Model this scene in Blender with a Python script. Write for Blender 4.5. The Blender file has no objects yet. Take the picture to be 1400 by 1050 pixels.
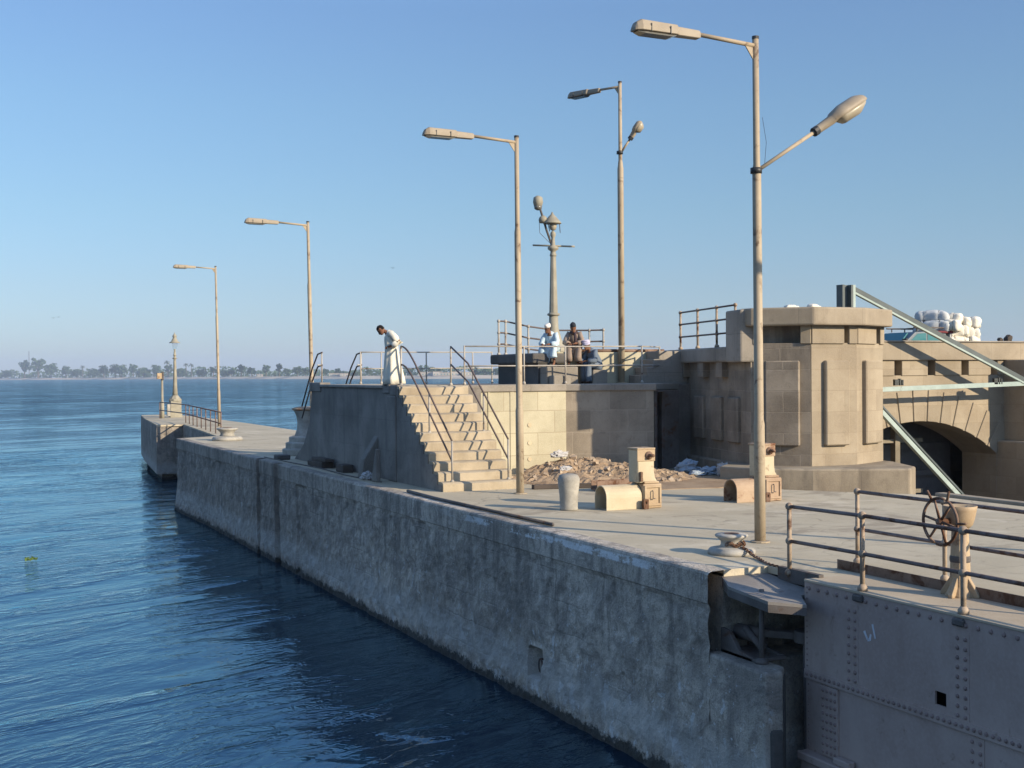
import bpy, bmesh, math, random
from mathutils import Vector, Matrix, noise
R = math.radians
random.seed(7)

# ------------------------------------------------------------------ camera, sky, sun, exposure
scene = bpy.context.scene
F_PX = 1700.0
YAW, PITCH, ROLL = math.atan(785 / 1700), math.atan(13 / 1700), R(0.4)
CAM = Vector((0, 0, 5.96))
F0 = Vector((math.sin(YAW), math.cos(YAW), 0)); R0 = Vector((math.cos(YAW), -math.sin(YAW), 0)); Z = Vector((0, 0, 1))
FW = F0 * math.cos(PITCH) - Z * math.sin(PITCH)
UP = Z * math.cos(PITCH) + F0 * math.sin(PITCH)
RT = R0 * math.cos(ROLL) - UP * math.sin(ROLL)
UP = UP * math.cos(ROLL) + R0 * math.sin(ROLL)
cam_d = bpy.data.cameras.new('camera'); cam = bpy.data.objects.new('camera', cam_d)
scene.collection.objects.link(cam)
cam.matrix_world = Matrix(((RT.x, UP.x, -FW.x, CAM.x), (RT.y, UP.y, -FW.y, CAM.y), (RT.z, UP.z, -FW.z, CAM.z), (0, 0, 0, 1)))
cam_d.sensor_width = 36; cam_d.lens = 36 * F_PX / 1400
cam_d.clip_start = 0.1; cam_d.clip_end = 30000
scene.camera = cam

SUN_AZ, SUN_EL = R(58), R(21)          # azimuth measured from +X towards -Y
SUN_DIR = Vector((math.cos(SUN_AZ) * math.cos(SUN_EL), -math.sin(SUN_AZ) * math.cos(SUN_EL), math.sin(SUN_EL)))
world = bpy.data.worlds.new('World'); scene.world = world; world.use_nodes = True
wn = world.node_tree.nodes; wl = world.node_tree.links; wn.clear()
sky = wn.new('ShaderNodeTexSky'); sky.sky_type = 'NISHITA'; sky.sun_disc = False
sky.sun_elevation = SUN_EL; sky.sun_rotation = math.atan2(SUN_DIR.x, SUN_DIR.y)
sky.air_density = 1.0; sky.dust_density = 0.4; sky.ozone_density = 2.2; sky.altitude = 80
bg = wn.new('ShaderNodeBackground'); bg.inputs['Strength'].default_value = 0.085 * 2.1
wo = wn.new('ShaderNodeOutputWorld')
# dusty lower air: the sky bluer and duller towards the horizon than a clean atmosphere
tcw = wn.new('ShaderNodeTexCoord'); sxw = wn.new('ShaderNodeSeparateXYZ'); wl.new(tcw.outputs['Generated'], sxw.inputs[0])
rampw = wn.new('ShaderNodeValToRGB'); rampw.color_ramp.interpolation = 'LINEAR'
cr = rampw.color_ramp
SKY_TINT = [(0.0, (0.52, 0.61, 0.86)), (0.03, (0.52, 0.62, 0.86)), (0.07, (0.555, 0.635, 0.80)), (0.13, (0.62, 0.72, 0.81)), (0.21, (0.70, 0.81, 0.89)), (0.28, (0.75, 0.85, 0.97)), (0.42, (1.28, 1.38, 1.55)), (1.0, (1.95, 2.0, 2.1))]  # overhead stops raised beyond clear sky, adding fill to the shaded sides
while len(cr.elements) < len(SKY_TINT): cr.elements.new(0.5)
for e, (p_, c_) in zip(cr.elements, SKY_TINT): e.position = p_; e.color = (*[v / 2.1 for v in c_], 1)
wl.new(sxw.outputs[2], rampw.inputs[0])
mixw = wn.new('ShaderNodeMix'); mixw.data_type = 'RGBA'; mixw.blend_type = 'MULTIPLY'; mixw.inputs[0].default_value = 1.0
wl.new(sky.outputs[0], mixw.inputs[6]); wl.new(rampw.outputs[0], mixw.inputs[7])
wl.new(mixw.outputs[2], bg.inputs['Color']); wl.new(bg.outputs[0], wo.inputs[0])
sun_d = bpy.data.lights.new('sun', 'SUN'); sun_d.energy = 3.75; sun_d.angle = R(0.5); sun_d.color = (1.0, 0.845, 0.63)
sun = bpy.data.objects.new('sun', sun_d); scene.collection.objects.link(sun)
sun.rotation_euler = SUN_DIR.to_track_quat('Z', 'Y').to_euler()
scene.view_settings.view_transform = 'Standard'; scene.view_settings.look = 'None'
scene.view_settings.exposure = 0.90; scene.view_settings.gamma = 1.0
scene.cycles.max_bounces = 6; scene.cycles.volume_bounces = 0
scene.cycles.caustics_reflective = False; scene.cycles.caustics_refractive = False

def horiz(px, depth):
    """ground point seen under picture column px (1400 wide) at a given depth along the view"""
    p = CAM + FW * depth + RT * ((px - 700) / F_PX * depth)
    return p.x, p.y

# ------------------------------------------------------------------ materials
class NT:
    def __init__(s, m):
        s.n = m.node_tree.nodes; s.l = m.node_tree.links
    def new(s, t, **k):
        n = s.n.new(t)
        for a, b in k.items(): setattr(n, a, b)
        return n
    def put(s, sock, v):
        if hasattr(v, 'is_linked') or isinstance(v, bpy.types.NodeSocket): s.l.new(v, sock)
        else: sock.default_value = v
    def math(s, op, a, b=None, c=None):
        n = s.new('ShaderNodeMath', operation=op)
        s.put(n.inputs[0], a)
        if b is not None: s.put(n.inputs[1], b)
        if c is not None: s.put(n.inputs[2], c)
        return n.outputs[0]
    def mix(s, f, a, b, kind='MIX'):
        n = s.new('ShaderNodeMix', data_type='RGBA', blend_type=kind)
        s.put(n.inputs[0], f); s.put(n.inputs[6], c4(a)); s.put(n.inputs[7], c4(b))
        return n.outputs[2]
    def noise(s, vec, scale, detail=4, rough=0.55, dist=0.0):
        n = s.new('ShaderNodeTexNoise'); s.put(n.inputs['Vector'], vec)
        n.inputs['Scale'].default_value = scale; n.inputs['Detail'].default_value = detail
        n.inputs['Roughness'].default_value = rough; n.inputs['Distortion'].default_value = dist
        return n.outputs[0]
    def mapping(s, vec, scale=(1, 1, 1), loc=(0, 0, 0), rot=(0, 0, 0)):
        n = s.new('ShaderNodeMapping'); s.put(n.inputs[0], vec)
        n.inputs['Scale'].default_value = scale; n.inputs['Location'].default_value = loc; n.inputs['Rotation'].default_value = rot
        return n.outputs[0]
    def ramp(s, f, a, b):
        """smooth 0..1 between a and b"""
        n = s.new('ShaderNodeMapRange', interpolation_type='SMOOTHSTEP')
        s.put(n.inputs[0], f); n.inputs[1].default_value = a; n.inputs[2].default_value = b
        return n.outputs[0]

def c4(c):
    if isinstance(c, (tuple, list)): return tuple(c[:3]) + (1.0,)
    return c

def new_mat(name):
    m = bpy.data.materials.new(name); m.use_nodes = True
    t = NT(m); t.n.clear()
    out = t.new('ShaderNodeOutputMaterial'); b = t.new('ShaderNodeBsdfPrincipled')
    t.l.new(b.outputs[0], out.inputs[0])
    return m, t, b

def weathered(name, base, dark=None, light=None, rough=0.85, scale=1.0, fine=28, streak=0.0, streak_col=(0.05, 0.045, 0.04),
              brick=None, mortar=(0.1, 0.085, 0.07), mortar_f=0.6, bump=0.25, bump_d=0.02, rust=0.0, rust_col=(0.13, 0.055, 0.025),
              metallic=0.0, spots=0.0, spot_col=(0.5, 0.5, 0.48), brick_var=0.25, crack=0.0, spec=0.3, obj=False, stain=0.0):
    m, t, b = new_mat(name)
    if obj:
        tc = t.new('ShaderNodeTexCoord'); pos = tc.outputs['Object']
    else:
        g = t.new('ShaderNodeNewGeometry'); pos = g.outputs['Position']
    dark = dark or tuple(v * 0.55 for v in base); light = light or tuple(min(1, v * 1.3) for v in base)
    n1 = t.noise(pos, 0.7 * scale, 5, 0.6, 0.3); n2 = t.noise(pos, 4.2 * scale, 5, 0.65); n3 = t.noise(pos, fine * scale, 3, 0.6)
    col = t.mix(t.ramp(n1, 0.32, 0.68), dark, light)
    col = t.mix(0.45, col, base)
    col = t.mix(t.math('MULTIPLY', t.ramp(n2, 0.52, 0.75), 0.55), col, dark)
    col = t.mix(t.math('MULTIPLY', t.ramp(n3, 0.35, 0.75), 0.35), col, light)
    hgt = t.math('ADD', t.math('MULTIPLY', n2, 0.5), t.math('MULTIPLY', n3, 0.35))
    if brick:
        uv = t.new('ShaderNodeUVMap')
        wob = t.new('ShaderNodeVectorMath', operation='ADD')
        nv = t.new('ShaderNodeTexNoise'); t.put(nv.inputs['Vector'], pos); nv.inputs['Scale'].default_value = 3
        sc = t.new('ShaderNodeVectorMath', operation='SCALE'); t.l.new(nv.outputs[1], sc.inputs[0]); sc.inputs[3].default_value = 0.03
        t.l.new(uv.outputs[0], wob.inputs[0]); t.l.new(sc.outputs[0], wob.inputs[1])
        br = t.new('ShaderNodeTexBrick'); t.l.new(wob.outputs[0], br.inputs['Vector'])
        br.inputs['Scale'].default_value = 1; br.inputs['Brick Width'].default_value = brick[0]; br.inputs['Row Height'].default_value = brick[1]
        br.inputs['Mortar Size'].default_value = brick[2]; br.inputs['Mortar Smooth'].default_value = 0.4; br.inputs['Bias'].default_value = 0
        br.inputs['Color1'].default_value = (1, 1, 1, 1); br.inputs['Color2'].default_value = (1 - brick_var,) * 3 + (1,); br.inputs['Mortar'].default_value = (1, 1, 1, 1)
        col = t.mix(1.0, col, br.outputs[0], 'MULTIPLY')
        col = t.mix(t.math('MULTIPLY', br.outputs[1], mortar_f), col, mortar)
        hgt = t.math('SUBTRACT', hgt, t.math('MULTIPLY', br.outputs[1], 0.8))
    if streak:
        s = t.noise(t.mapping(pos, (1.0, 1.0, 0.13)), 1.7, 6, 0.6, 0.6)
        s2 = t.noise(pos, 0.5, 3)
        f = t.math('MULTIPLY', t.math('MULTIPLY', t.ramp(s, 0.44, 0.74), t.ramp(s2, 0.38, 0.62)), streak)
        col = t.mix(f, col, streak_col)
    if crack:
        v = t.new('ShaderNodeTexVoronoi', feature='DISTANCE_TO_EDGE')
        wv = t.new('ShaderNodeVectorMath', operation='ADD'); nv = t.new('ShaderNodeTexNoise'); t.put(nv.inputs['Vector'], pos); nv.inputs['Scale'].default_value = 1.3
        t.l.new(pos, wv.inputs[0]); t.l.new(nv.outputs[1], wv.inputs[1]); t.l.new(wv.outputs[0], v.inputs['Vector']); v.inputs['Scale'].default_value = 0.33
        f = t.math('MULTIPLY', t.math('SUBTRACT', 1.0, t.ramp(v.outputs[0], 0.002, 0.012)), t.math('MULTIPLY', t.ramp(t.noise(pos, 0.4, 2), 0.45, 0.6), crack))
        col = t.mix(f, col, (0.07, 0.06, 0.05)); hgt = t.math('SUBTRACT', hgt, f)
    if spots:
        v = t.noise(pos, 5.5, 6, 0.7, 0.4)
        f = t.math('MULTIPLY', t.ramp(v, 0.66, 0.72), spots)
        col = t.mix(f, col, spot_col)
    if stain:
        st = t.noise(pos, 0.55, 6, 0.68, 0.7); st2 = t.noise(pos, 2.6, 5, 0.7, 0.3)
        col = t.mix(t.math('MULTIPLY', t.ramp(st, 0.53, 0.66), stain), col, (0.24, 0.195, 0.14))
        col = t.mix(t.math('MULTIPLY', t.ramp(st2, 0.62, 0.70), stain * 0.8), col, (0.20, 0.165, 0.125))
        col = t.mix(t.math('MULTIPLY', t.ramp(t.noise(t.mapping(pos, loc=(7, 3, 0)), 0.8, 5, 0.6), 0.56, 0.70), stain * 0.9), col, (0.60, 0.53, 0.40))
    if rust:
        r = t.noise(pos, 3.1, 6, 0.7, 0.5)
        f = t.ramp(r, 0.62 - 0.4 * rust, 0.78 - 0.4 * rust)
        rc = t.mix(t.noise(pos, 17, 3), rust_col, tuple(v * 0.4 for v in rust_col))
        col = t.mix(f, col, rc)
    t.l.new(col, b.inputs['Base Color'])
    b.inputs['Roughness'].default_value = rough; b.inputs['Metallic'].default_value = metallic
    b.inputs['Specular IOR Level'].default_value = spec
    bp = t.new('ShaderNodeBump'); bp.inputs['Strength'].default_value = bump; bp.inputs['Distance'].default_value = bump_d
    t.l.new(hgt, bp.inputs['Height']); t.l.new(bp.outputs[0], b.inputs['Normal'])
    return m

M = {}
M['deck'] = weathered('deck_concrete', (0.455, 0.39, 0.275), (0.375, 0.32, 0.22), (0.52, 0.455, 0.33), scale=0.8, fine=40, brick=(3.4, 2.6, 0.012), mortar=(0.26, 0.23, 0.18), mortar_f=0.6, brick_var=0.08, crack=0.35, bump=0.25, stain=0.65)
M['stain'] = None
M['stair'] = weathered('stair_stone', (0.38, 0.315, 0.22), (0.26, 0.205, 0.135), (0.46, 0.39, 0.285), streak=0.35, streak_col=(0.14, 0.11, 0.08), bump=0.4, scale=1.4)
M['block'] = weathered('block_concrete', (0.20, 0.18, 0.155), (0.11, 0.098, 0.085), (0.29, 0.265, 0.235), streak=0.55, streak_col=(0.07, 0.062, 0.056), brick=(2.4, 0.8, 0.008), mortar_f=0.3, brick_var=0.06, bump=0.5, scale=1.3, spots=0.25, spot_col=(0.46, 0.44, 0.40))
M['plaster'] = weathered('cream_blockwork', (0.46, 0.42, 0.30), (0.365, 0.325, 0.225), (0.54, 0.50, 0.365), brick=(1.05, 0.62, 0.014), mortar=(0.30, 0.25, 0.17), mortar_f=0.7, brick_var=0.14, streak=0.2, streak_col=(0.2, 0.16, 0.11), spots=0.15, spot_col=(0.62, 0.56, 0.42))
M['plaster_dark'] = weathered('darker_blockwork', (0.34, 0.285, 0.215), (0.20, 0.165, 0.125), (0.43, 0.365, 0.28), brick=(1.05, 0.62, 0.014), mortar=(0.36, 0.31, 0.24), mortar_f=0.5, brick_var=0.25, streak=0.6, streak_col=(0.10, 0.08, 0.06), scale=1.3)  # darker base colour and heavier streaks than the cream blockwork
M['stone'] = weathered('sandstone', (0.335, 0.275, 0.195), (0.245, 0.195, 0.135), (0.40, 0.34, 0.25), brick=(1.05, 0.55, 0.010), mortar=(0.24, 0.19, 0.13), mortar_f=0.6, brick_var=0.16, streak=0.2, streak_col=(0.15, 0.12, 0.08), spots=0.08)
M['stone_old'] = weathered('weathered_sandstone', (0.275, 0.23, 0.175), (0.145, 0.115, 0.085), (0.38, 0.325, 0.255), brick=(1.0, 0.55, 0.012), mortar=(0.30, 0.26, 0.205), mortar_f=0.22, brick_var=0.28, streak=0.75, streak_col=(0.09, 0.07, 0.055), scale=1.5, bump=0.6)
M['plinth'] = weathered('stained_plinth_stone', (0.32, 0.265, 0.19), (0.20, 0.16, 0.115), (0.41, 0.35, 0.26), brick=(1.5, 0.7, 0.010), mortar=(0.2, 0.16, 0.12), mortar_f=0.4, brick_var=0.15, streak=0.8, streak_col=(0.11, 0.09, 0.07), scale=1.3, bump=0.5)
M['coping'] = weathered('coping_stone', (0.33, 0.275, 0.20), (0.235, 0.19, 0.135), (0.40, 0.34, 0.255), brick=(1.2, 1.0, 0.010), mortar=(0.22, 0.18, 0.13), mortar_f=0.6, brick_var=0.12, streak=0.3, streak_col=(0.13, 0.11, 0.085))
M['coping_old'] = weathered('grey_coping_stone', (0.29, 0.26, 0.215), (0.18, 0.16, 0.13), (0.37, 0.33, 0.28), brick=(1.5, 1.0, 0.010), mortar_f=0.5, brick_var=0.15, streak=0.5)
M['dark_stone'] = weathered('dark_grey_stone', (0.085, 0.08, 0.075), (0.05, 0.048, 0.045), (0.13, 0.12, 0.11), scale=1.5)  # very dark grey base colour, varied by noise only
M['pole'] = weathered('pole_paint', (0.37, 0.30, 0.208), (0.28, 0.22, 0.15), (0.43, 0.36, 0.26), rough=0.6, scale=1.6, fine=50, rust=0.2, rust_col=(0.17, 0.10, 0.06), bump=0.12)
M['lamp_shell'] = weathered('lamp_shell', (0.31, 0.255, 0.185), (0.22, 0.18, 0.13), (0.38, 0.32, 0.24), rough=0.55, scale=2, bump=0.08)
M['rail'] = weathered('rusty_rail', (0.16, 0.115, 0.10), (0.09, 0.06, 0.05), (0.24, 0.18, 0.16), rough=0.7, scale=2, rust=0.35, bump=0.2)
M['rail_tan'] = weathered('tan_rail_paint', (0.36, 0.28, 0.20), (0.24, 0.17, 0.12), (0.42, 0.34, 0.25), rough=0.65, scale=2, rust=0.3, bump=0.15)
M['rail_grey'] = weathered('grey_rail', (0.36, 0.335, 0.29), (0.22, 0.19, 0.16), (0.45, 0.42, 0.37), rough=0.6, scale=2, rust=0.15, bump=0.15)
M['rail_dark'] = weathered('dark_handrail', (0.10, 0.075, 0.065), (0.05, 0.038, 0.033), (0.16, 0.12, 0.11), rough=0.6, scale=2, bump=0.15)
M['gate'] = weathered('gate_paint', (0.37, 0.285, 0.245), (0.28, 0.205, 0.175), (0.44, 0.35, 0.305), rough=0.62, scale=0.9, fine=24, rust=0.08, rust_col=(0.17, 0.10, 0.075), streak=0.6, streak_col=(0.20, 0.135, 0.11), spots=0.06, spot_col=(0.42, 0.39, 0.39), bump=0.14)
M['rivet'] = weathered('rivet_paint', (0.23, 0.17, 0.15), (0.16, 0.115, 0.10), (0.3, 0.22, 0.20), rough=0.6, scale=3, bump=0.1)
M['gate_top'] = weathered('gate_walkway', (0.44, 0.365, 0.265), (0.34, 0.275, 0.195), (0.50, 0.42, 0.31), rough=0.95, spec=0.1, bump=0.15)
M['old_iron'] = weathered('old_iron', (0.10, 0.088, 0.08), (0.05, 0.045, 0.04), (0.16, 0.14, 0.13), rough=0.75, scale=2, rust=0.2)
M['steel_plate'] = weathered('grey_steel_plate', (0.22, 0.20, 0.18), (0.14, 0.125, 0.11), (0.28, 0.26, 0.235), rough=0.7, scale=2, rust=0.1)
M['rust_iron'] = weathered('rust_iron', (0.20, 0.13, 0.09), (0.10, 0.06, 0.04), (0.27, 0.18, 0.13), rough=0.8, scale=3, rust=0.4)
M['tan_iron'] = weathered('tan_machine_paint', (0.40, 0.295, 0.18), (0.29, 0.20, 0.12), (0.47, 0.37, 0.245), rough=0.6, scale=2.5, rust=0.22, rust_col=(0.24, 0.12, 0.06), bump=0.12)
M['tan_rust'] = weathered('rusting_machine_paint', (0.37, 0.265, 0.175), (0.27, 0.17, 0.105), (0.44, 0.34, 0.24), rough=0.7, scale=2.5, rust=0.28, rust_col=(0.25, 0.10, 0.045), bump=0.12)
M['cream_paint'] = weathered('cream_paint', (0.50, 0.42, 0.28), (0.38, 0.31, 0.2), (0.56, 0.48, 0.34), rough=0.6, scale=2.5, rust=0.1, bump=0.1)
M['pot'] = weathered('stone_bollard', (0.36, 0.34, 0.29), (0.15, 0.14, 0.125), (0.46, 0.43, 0.37), rough=0.8, scale=3.5)
M['green_steel'] = weathered('pale_green_steel', (0.33, 0.40, 0.365), (0.24, 0.30, 0.27), (0.40, 0.47, 0.43), rough=0.5, scale=2, bump=0.08, rust=0.03)
M['dark_green'] = weathered('dark_green_steel', (0.075, 0.095, 0.095), (0.05, 0.06, 0.06), (0.11, 0.13, 0.13), rough=0.55, scale=2, bump=0.08)
M['cast'] = weathered('cast_lamp_paint', (0.29, 0.265, 0.20), (0.19, 0.17, 0.13), (0.36, 0.335, 0.26), rough=0.6, scale=3, bump=0.15)
M['sluice'] = weathered('sluice_steel', (0.14, 0.135, 0.135), rough=0.6, scale=2)
M['sluice_frame'] = weathered('sluice_frame', (0.22, 0.19, 0.14), rough=0.7, scale=2, rust=0.2)
M['road'] = weathered('asphalt', (0.055, 0.052, 0.05))
M['dirt'] = weathered('dirt', (0.34, 0.235, 0.145), (0.22, 0.145, 0.085), (0.42, 0.32, 0.215), scale=2.5, fine=18, bump=0.9, bump_d=0.06)
M['rubble_stone'] = weathered('rubble_stone', (0.34, 0.255, 0.175), (0.22, 0.155, 0.10), (0.46, 0.38, 0.29), scale=6)
M['wood'] = weathered('dark_timber', (0.075, 0.06, 0.05), rough=0.85, scale=2)
M['sand'] = weathered('bank_sand', (0.50, 0.42, 0.31), scale=0.02, fine=4, bump=0.0)
M['field'] = weathered('bank_field', (0.12, 0.13, 0.07), (0.08, 0.09, 0.05), (0.2, 0.18, 0.1), scale=0.01, fine=4, bump=0.0)
M['house'] = weathered('whitewash', (0.42, 0.38, 0.33), scale=0.1, bump=0)

def cloth(name, c, sheen=0.2, weave=60):
    m, t, b = new_mat(name)
    g = t.new('ShaderNodeNewGeometry'); n = t.noise(g.outputs['Position'], 7, 4); n2 = t.noise(g.outputs['Position'], weave, 2)
    col = t.mix(t.math('MULTIPLY', n, 0.5), c, tuple(v * 0.72 for v in c)); t.l.new(col, b.inputs['Base Color'])
    b.inputs['Roughness'].default_value = 0.9; b.inputs['Specular IOR Level'].default_value = 0.15
    bp = t.new('ShaderNodeBump'); bp.inputs['Strength'].default_value = 0.4; bp.inputs['Distance'].default_value = 0.02
    t.l.new(t.math('ADD', n, t.math('MULTIPLY', n2, 0.2)), bp.inputs['Height']); t.l.new(bp.outputs[0], b.inputs['Normal'])
    return m
M['robe_white'] = cloth('white_cotton', (0.74, 0.70, 0.58)); M['robe_sky'] = cloth('pale_blue_cotton', (0.50, 0.62, 0.68))
M['robe_tan'] = cloth('tan_wool', (0.30, 0.235, 0.19)); M['robe_slate'] = cloth('slate_cotton', (0.14, 0.175, 0.22))
M['cap_white'] = cloth('white_cap', (0.74, 0.69, 0.64)); M['cap_dark'] = cloth('dark_cap', (0.03, 0.034, 0.042)); M['turban'] = cloth('lilac_turban', (0.52, 0.50, 0.66))
M['scarf'] = cloth('dark_scarf', (0.07, 0.05, 0.055)); M['hair'] = cloth('black_hair', (0.012, 0.011, 0.011)); M['sandal'] = cloth('dark_leather', (0.03, 0.024, 0.02))
M['skin'] = cloth('skin', (0.21, 0.105, 0.065)); M['eye'] = cloth('eye', (0.03, 0.02, 0.02))
M['bale_white'] = cloth('white_bale_cloth', (0.72, 0.68, 0.58), weave=25); M['bale_shaded'] = cloth('shaded_bale_cloth', (0.50, 0.52, 0.52), weave=25)  # second cloth: the same white with its shade put into a greyer colour
M['bale_red'] = cloth('maroon_cloth', (0.18, 0.05, 0.055)); M['plastic'] = cloth('plastic_bag', (0.46, 0.45, 0.44)); M['plastic_blue'] = cloth('blue_grey_plastic_bag', (0.34, 0.40, 0.46))
M['weed'] = cloth('water_weed', (0.11, 0.17, 0.045)); M['bird'] = cloth('bird_feather', (0.06, 0.06, 0.065)); M['green_rag'] = cloth('green_rag', (0.05, 0.22, 0.17))

def simple(name, c, rough=0.5, metallic=0.0, trans=0.0, alpha=1.0, ior=1.45):
    m, t, b = new_mat(name)
    g = t.new('ShaderNodeNewGeometry'); n = t.noise(g.outputs['Position'], 9, 3)
    t.l.new(t.mix(n, c, tuple(v * 0.8 for v in c)), b.inputs['Base Color'])
    b.inputs['Roughness'].default_value = rough; b.inputs['Metallic'].default_value = metallic; b.inputs['Transmission Weight'].default_value = trans; b.inputs['IOR'].default_value = ior
    return m
M['lens'] = simple('lamp_lens', (0.16, 0.15, 0.125), 0.15); M['lens_cream'] = simple('frosted_lamp_lens', (0.40, 0.345, 0.25), 0.35)
M['clip'] = simple('dark_clip', (0.03, 0.03, 0.03), 0.5); M['lantern'] = simple('lantern_glass', (0.95, 0.95, 0.95), 0.02, trans=1.0, ior=1.008)
M['car_paint'] = simple('blue_grey_car_paint', (0.16, 0.19, 0.21), 0.35, 0.0); M['car_glass'] = simple('teal_car_glass', (0.06, 0.20, 0.22), 0.08)
M['tyre'] = simple('tyre', (0.02, 0.02, 0.02), 0.8); M['chalk'] = simple('white_chalk', (0.62, 0.63, 0.66), 0.9); M['hole'] = simple('black_void', (0.004, 0.004, 0.004), 0.9)
M['insulator'] = simple('dark_fitting', (0.02, 0.022, 0.02), 0.5); M['bracket_white'] = simple('worn_white_paint', (0.5, 0.52, 0.52), 0.7)

def leaves(name, a, b_):
    m, t, b = new_mat(name)
    g = t.new('ShaderNodeNewGeometry'); n = t.noise(g.outputs['Position'], 0.25, 4)
    t.l.new(t.mix(t.ramp(n, 0.35, 0.65), a, b_), b.inputs['Base Color']); b.inputs['Roughness'].default_value = 0.8
    return m
M['leaf'] = leaves('foliage', (0.022, 0.048, 0.016), (0.05, 0.092, 0.032)); M['leaf2'] = leaves('palm_foliage', (0.05, 0.07, 0.03), (0.08, 0.10, 0.045)); M['bark'] = simple('bark', (0.12, 0.09, 0.06), 0.9)

def lock_wall_mat():
    m, t, b = new_mat('lock_wall_concrete')
    g = t.new('ShaderNodeNewGeometry'); pos = g.outputs['Position']
    sx = t.new('ShaderNodeSeparateXYZ'); t.l.new(pos, sx.inputs[0]); yy, zz = sx.outputs[1], sx.outputs[2]
    n1 = t.noise(pos, 0.45, 5, 0.6, 0.5); n2 = t.noise(pos, 2.4, 6, 0.7, 0.6); n3 = t.noise(pos, 13, 5, 0.7); n4 = t.noise(t.mapping(pos, (2.2, 2.2, 0.12)), 1.5, 6, 0.65)
    col = t.mix(t.ramp(n1, 0.3, 0.7), (0.51, 0.445, 0.36), (0.65, 0.575, 0.475))
    col = t.mix(t.math('MULTIPLY', t.ramp(n2, 0.46, 0.62), 0.55), col, (0.17, 0.15, 0.13))
    col = t.mix(t.math('MULTIPLY', t.ramp(n3, 0.52, 0.64), 0.38), col, (0.50, 0.46, 0.41))
    col = t.mix(t.math('MULTIPLY', t.ramp(n4, 0.52, 0.72), 0.5), col, (0.15, 0.135, 0.118))
    n5 = t.noise(pos, 34, 4, 0.7)
    col = t.mix(t.math('MULTIPLY', t.ramp(n5, 0.53, 0.62), 0.5), col, (0.15, 0.135, 0.12))
    n8 = t.noise(t.mapping(pos, (1, 1, 0.8)), 6.5, 5, 0.7, 0.6)
    col = t.mix(t.math('MULTIPLY', t.ramp(n8, 0.52, 0.60), 0.38), col, (0.17, 0.15, 0.13))
    col = t.mix(t.math('MULTIPLY', t.ramp(t.noise(t.mapping(pos, loc=(3, 9, 4)), 7.5, 4, 0.65, 0.4), 0.64, 0.68), t.ramp(zz, 2.7, 2.1)), col, (0.68, 0.68, 0.66))
    # pale flakes of old render, more of them lower down
    fl = t.noise(t.mapping(pos, (1, 1, 0.7)), 2.9, 7, 0.72, 0.35)
    low = t.ramp(zz, 2.6, 0.4)
    f = t.math('MULTIPLY', t.ramp(t.math('ADD', fl, t.math('MULTIPLY', low, 0.09)), 0.655, 0.69), 0.85)
    col = t.mix(f, col, (0.62, 0.62, 0.60))
    vo = t.new('ShaderNodeTexVoronoi', feature='SMOOTH_F1'); vw = t.new('ShaderNodeVectorMath', operation='ADD'); vn = t.new('ShaderNodeTexNoise'); t.put(vn.inputs['Vector'], pos); vn.inputs['Scale'].default_value = 2.0; vs_ = t.new('ShaderNodeVectorMath', operation='SCALE'); t.l.new(vn.outputs[1], vs_.inputs[0]); vs_.inputs[3].default_value = 0.5
    t.l.new(pos, vw.inputs[0]); t.l.new(vs_.outputs[0], vw.inputs[1]); t.l.new(vw.outputs[0], vo.inputs['Vector']); vo.inputs['Scale'].default_value = 2.7
    knob = t.math('MULTIPLY', vo.outputs[0], t.ramp(zz, 2.72, 2.60))
    col = t.mix(t.math('MULTIPLY', t.ramp(knob, 0.30, 0.62), 0.4), col, (0.16, 0.145, 0.13))
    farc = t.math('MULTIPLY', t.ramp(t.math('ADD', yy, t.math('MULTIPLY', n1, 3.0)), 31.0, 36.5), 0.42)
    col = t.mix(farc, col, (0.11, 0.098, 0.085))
    # course joints of the masonry
    br = t.new('ShaderNodeTexBrick'); uvn = t.new('ShaderNodeCombineXYZ'); t.l.new(t.math('ADD', yy, t.math('MULTIPLY', n2, 0.12)), uvn.inputs[0]); t.l.new(t.math('ADD', zz, t.math('MULTIPLY', n2, 0.10)), uvn.inputs[1])
    t.l.new(uvn.outputs[0], br.inputs['Vector']); br.inputs['Scale'].default_value = 1; br.inputs['Brick Width'].default_value = 1.1; br.inputs['Row Height'].default_value = 0.52; br.inputs['Mortar Size'].default_value = 0.02; br.inputs['Mortar Smooth'].default_value = 0.8
    below = t.ramp(zz, 2.72, 2.66)
    jf = t.math('MULTIPLY', t.math('MULTIPLY', br.outputs[1], below), t.math('MULTIPLY', t.ramp(n1, 0.45, 0.65), 0.32))
    col = t.mix(jf, col, (0.12, 0.11, 0.10))
    n6 = t.noise(t.mapping(pos, (1.4, 1.4, 0.22)), 1.3, 6, 0.68, 0.4)
    col = t.mix(t.math('MULTIPLY', t.math('MULTIPLY', t.ramp(n6, 0.47, 0.66), t.ramp(zz, 0.7, 2.4)), 0.6), col, (0.12, 0.105, 0.09))
    n7 = t.noise(pos, 0.22, 3); col = t.mix(t.math('MULTIPLY', t.ramp(n7, 0.48, 0.62), 0.35), col, (0.14, 0.125, 0.11))
    # white paint left on the coping
    band = t.math('MULTIPLY', t.ramp(t.math('ADD', zz, t.math('MULTIPLY', n3, 0.10)), 3.04, 3.07), t.ramp(zz, 3.15, 3.11))
    along = t.math('MULTIPLY', t.ramp(yy, 15.6, 16.4), t.ramp(yy, 25.5, 21.5))
    pn = t.noise(t.mapping(pos, (1, 0.55, 1.2)), 1.7, 6, 0.7)
    pf = t.math('MULTIPLY', t.math('MULTIPLY', band, along), t.ramp(pn, 0.47, 0.52))
    col = t.mix(t.math('MULTIPLY', pf, 0.9), col, (0.75, 0.76, 0.75))
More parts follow.
